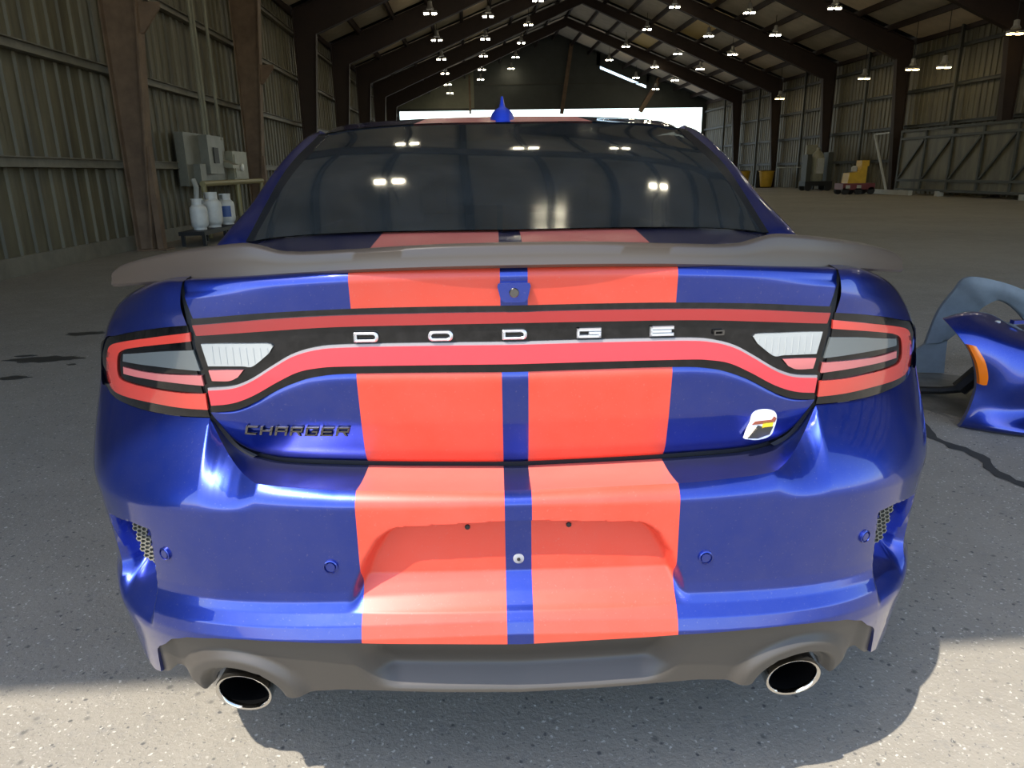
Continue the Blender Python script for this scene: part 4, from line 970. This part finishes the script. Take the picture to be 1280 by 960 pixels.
# ------------------------------------------------------------------ loose front bumper skin lying right of the car
fb = empty('loose_bumper_skin', (2.35, 3.2, 0)); tag(fb, 'loose blue front bumper skin with an amber side marker lying on the floor', 'bumper cover')
ox, oy = 2.35, 3.2
def L3(p): return (p[0] - ox, p[1] - oy, p[2])
# rails run from the left (torn) edge to the right, top to bottom
ra = [(2.235, 3.26, .530), (2.40, 3.32, .545), (2.56, 3.38, .52), (2.72, 3.40, .46), (3.05, 3.42, .44), (3.5, 3.5, .42)]
rb_ = [(2.29, 3.20, .450), (2.42, 3.20, .475), (2.58, 3.22, .46), (2.76, 3.22, .42), (3.05, 3.22, .40), (3.5, 3.3, .39)]
rc = [(2.345, 3.17, .36), (2.46, 3.13, .39), (2.62, 3.10, .39), (2.80, 3.09, .38), (3.1, 3.1, .37), (3.5, 3.2, .36)]
rd_ = [(2.385, 3.17, .23), (2.50, 3.09, .25), (2.65, 3.05, .26), (2.84, 3.03, .26), (3.1, 3.05, .26), (3.5, 3.15, .26)]
re_ = [(2.375, 3.17, .12), (2.49, 3.10, .12), (2.66, 3.08, .12), (2.84, 3.06, .12), (3.1, 3.08, .12), (3.5, 3.18, .12)]
rf_ = [(2.355, 3.18, .03), (2.46, 3.07, .035), (2.60, 3.0, .035), (2.80, 2.97, .03), (3.1, 2.98, .03), (3.5, 3.08, .03)]
rg_ = [(2.355, 3.20, .003), (2.47, 3.10, .003), (2.61, 3.03, .003), (2.80, 3.0, .003), (3.1, 3.0, .003), (3.5, 3.1, .003)]
rows = loft([[L3(p) for p in r] for r in (ra, rb_, rc, rd_, re_, rf_, rg_)], 50, 44)
v, f = grid(rows, flange=(.01, .03, 0)); link('skin', v, f, 'paint_plain', fb, True, 60)
am = loft([[L3(p) for p in r] for r in ([(2.308, 3.165, .425), (2.322, 3.155, .425), (2.338, 3.15, .42)], [(2.345, 3.145, .35), (2.363, 3.135, .35), (2.378, 3.13, .352)], [(2.372, 3.145, .28), (2.388, 3.135, .28), (2.402, 3.125, .283)], [(2.385, 3.15, .235), (2.398, 3.138, .232), (2.408, 3.13, .236)])], 8, 16)
v, f = grid(am, flange=(.0, .02, 0)); link('side_marker', v, f, 'amber', fb, True)
for i in range(4):
    x = 2.50 + i * .12; MB().box(x - ox, x + .05 - ox, 3.30 - oy, 3.33 - oy, .487, .505).build('clip_tab', 'bare_steel' if i == 0 else 'paint_plain', fb)
# dark reinforcement strip behind it
ab = MB().tube([(2.46, 3.74, .025), (2.58, 3.70, .03), (2.68, 3.66, .05)], .022, 8).tube([(2.66, 3.66, .05), (2.72, 3.62, .15), (2.78, 3.6, .2), (2.95, 3.6, .2), (3.2, 3.6, .2), (3.25, 3.6, .05)], .045, 8).build('absorber_bar', 'black'); tag(ab, 'black foam absorber bar lying behind the loose blue bumper skin', 'bar')
# grey inner liner with its wheel opening, standing behind
ln = empty('inner_liner', (2.9, 4.0, 0)); tag(ln, 'grey plastic fender liner with an oval opening behind the loose blue skin', 'liner')
lx, ly = 2.9, 4.0
def C3(p): return (p[0] - lx, p[1] - ly, p[2])
oA = [(2.72, 4.10, .20), (2.735, 4.05, .40), (2.765, 3.98, .54), (2.79, 3.92, .625), (2.95, 3.9, .605), (3.12, 3.88, .545), (3.28, 3.88, .46), (3.42, 3.9, .33), (3.5, 3.95, .1)]
oB = [(2.84, 4.08, .22), (2.89, 4.02, .32), (2.925, 3.97, .42), (2.945, 3.94, .46), (3.0, 3.93, .485), (3.08, 3.92, .45), (3.17, 3.92, .37), (3.26, 3.94, .25), (3.32, 3.98, .08)]
oM = [tuple(.5 * (a + b) + c for a, b, c in zip(p, q, (0, -.015, 0))) for p, q in zip(oA, oB)]
v, f = grid(loft([[C3(p) for p in r] for r in (oA, oM, oB)], 50, 10), flange=(0, .02, 0)); link('liner_shell', v, f, 'grey_primer', ln, True, 60)
low = [[C3(p) for p in r] for r in ([(2.72, 4.10, .20), (2.66, 4.14, .12), (2.60, 4.16, .01)], [(2.84, 4.08, .22), (2.86, 4.1, .10), (2.88, 4.12, .005)])]
v, f = grid([spline(r, 8) for r in low], flange=(0, .02, 0)); link('liner_foot', v, f, 'grey_primer', ln, True)
MB().bar(C3((3.32, 3.98, .09)), C3((3.4, 4.0, .0)), .18, .02).build('liner_foot', 'grey_primer', ln)
bk = MB().bar(C3((2.775, 4.12, .37)), C3((2.83, 4.08, .30)), .02, .03).build('red_tab', 'red', ln)
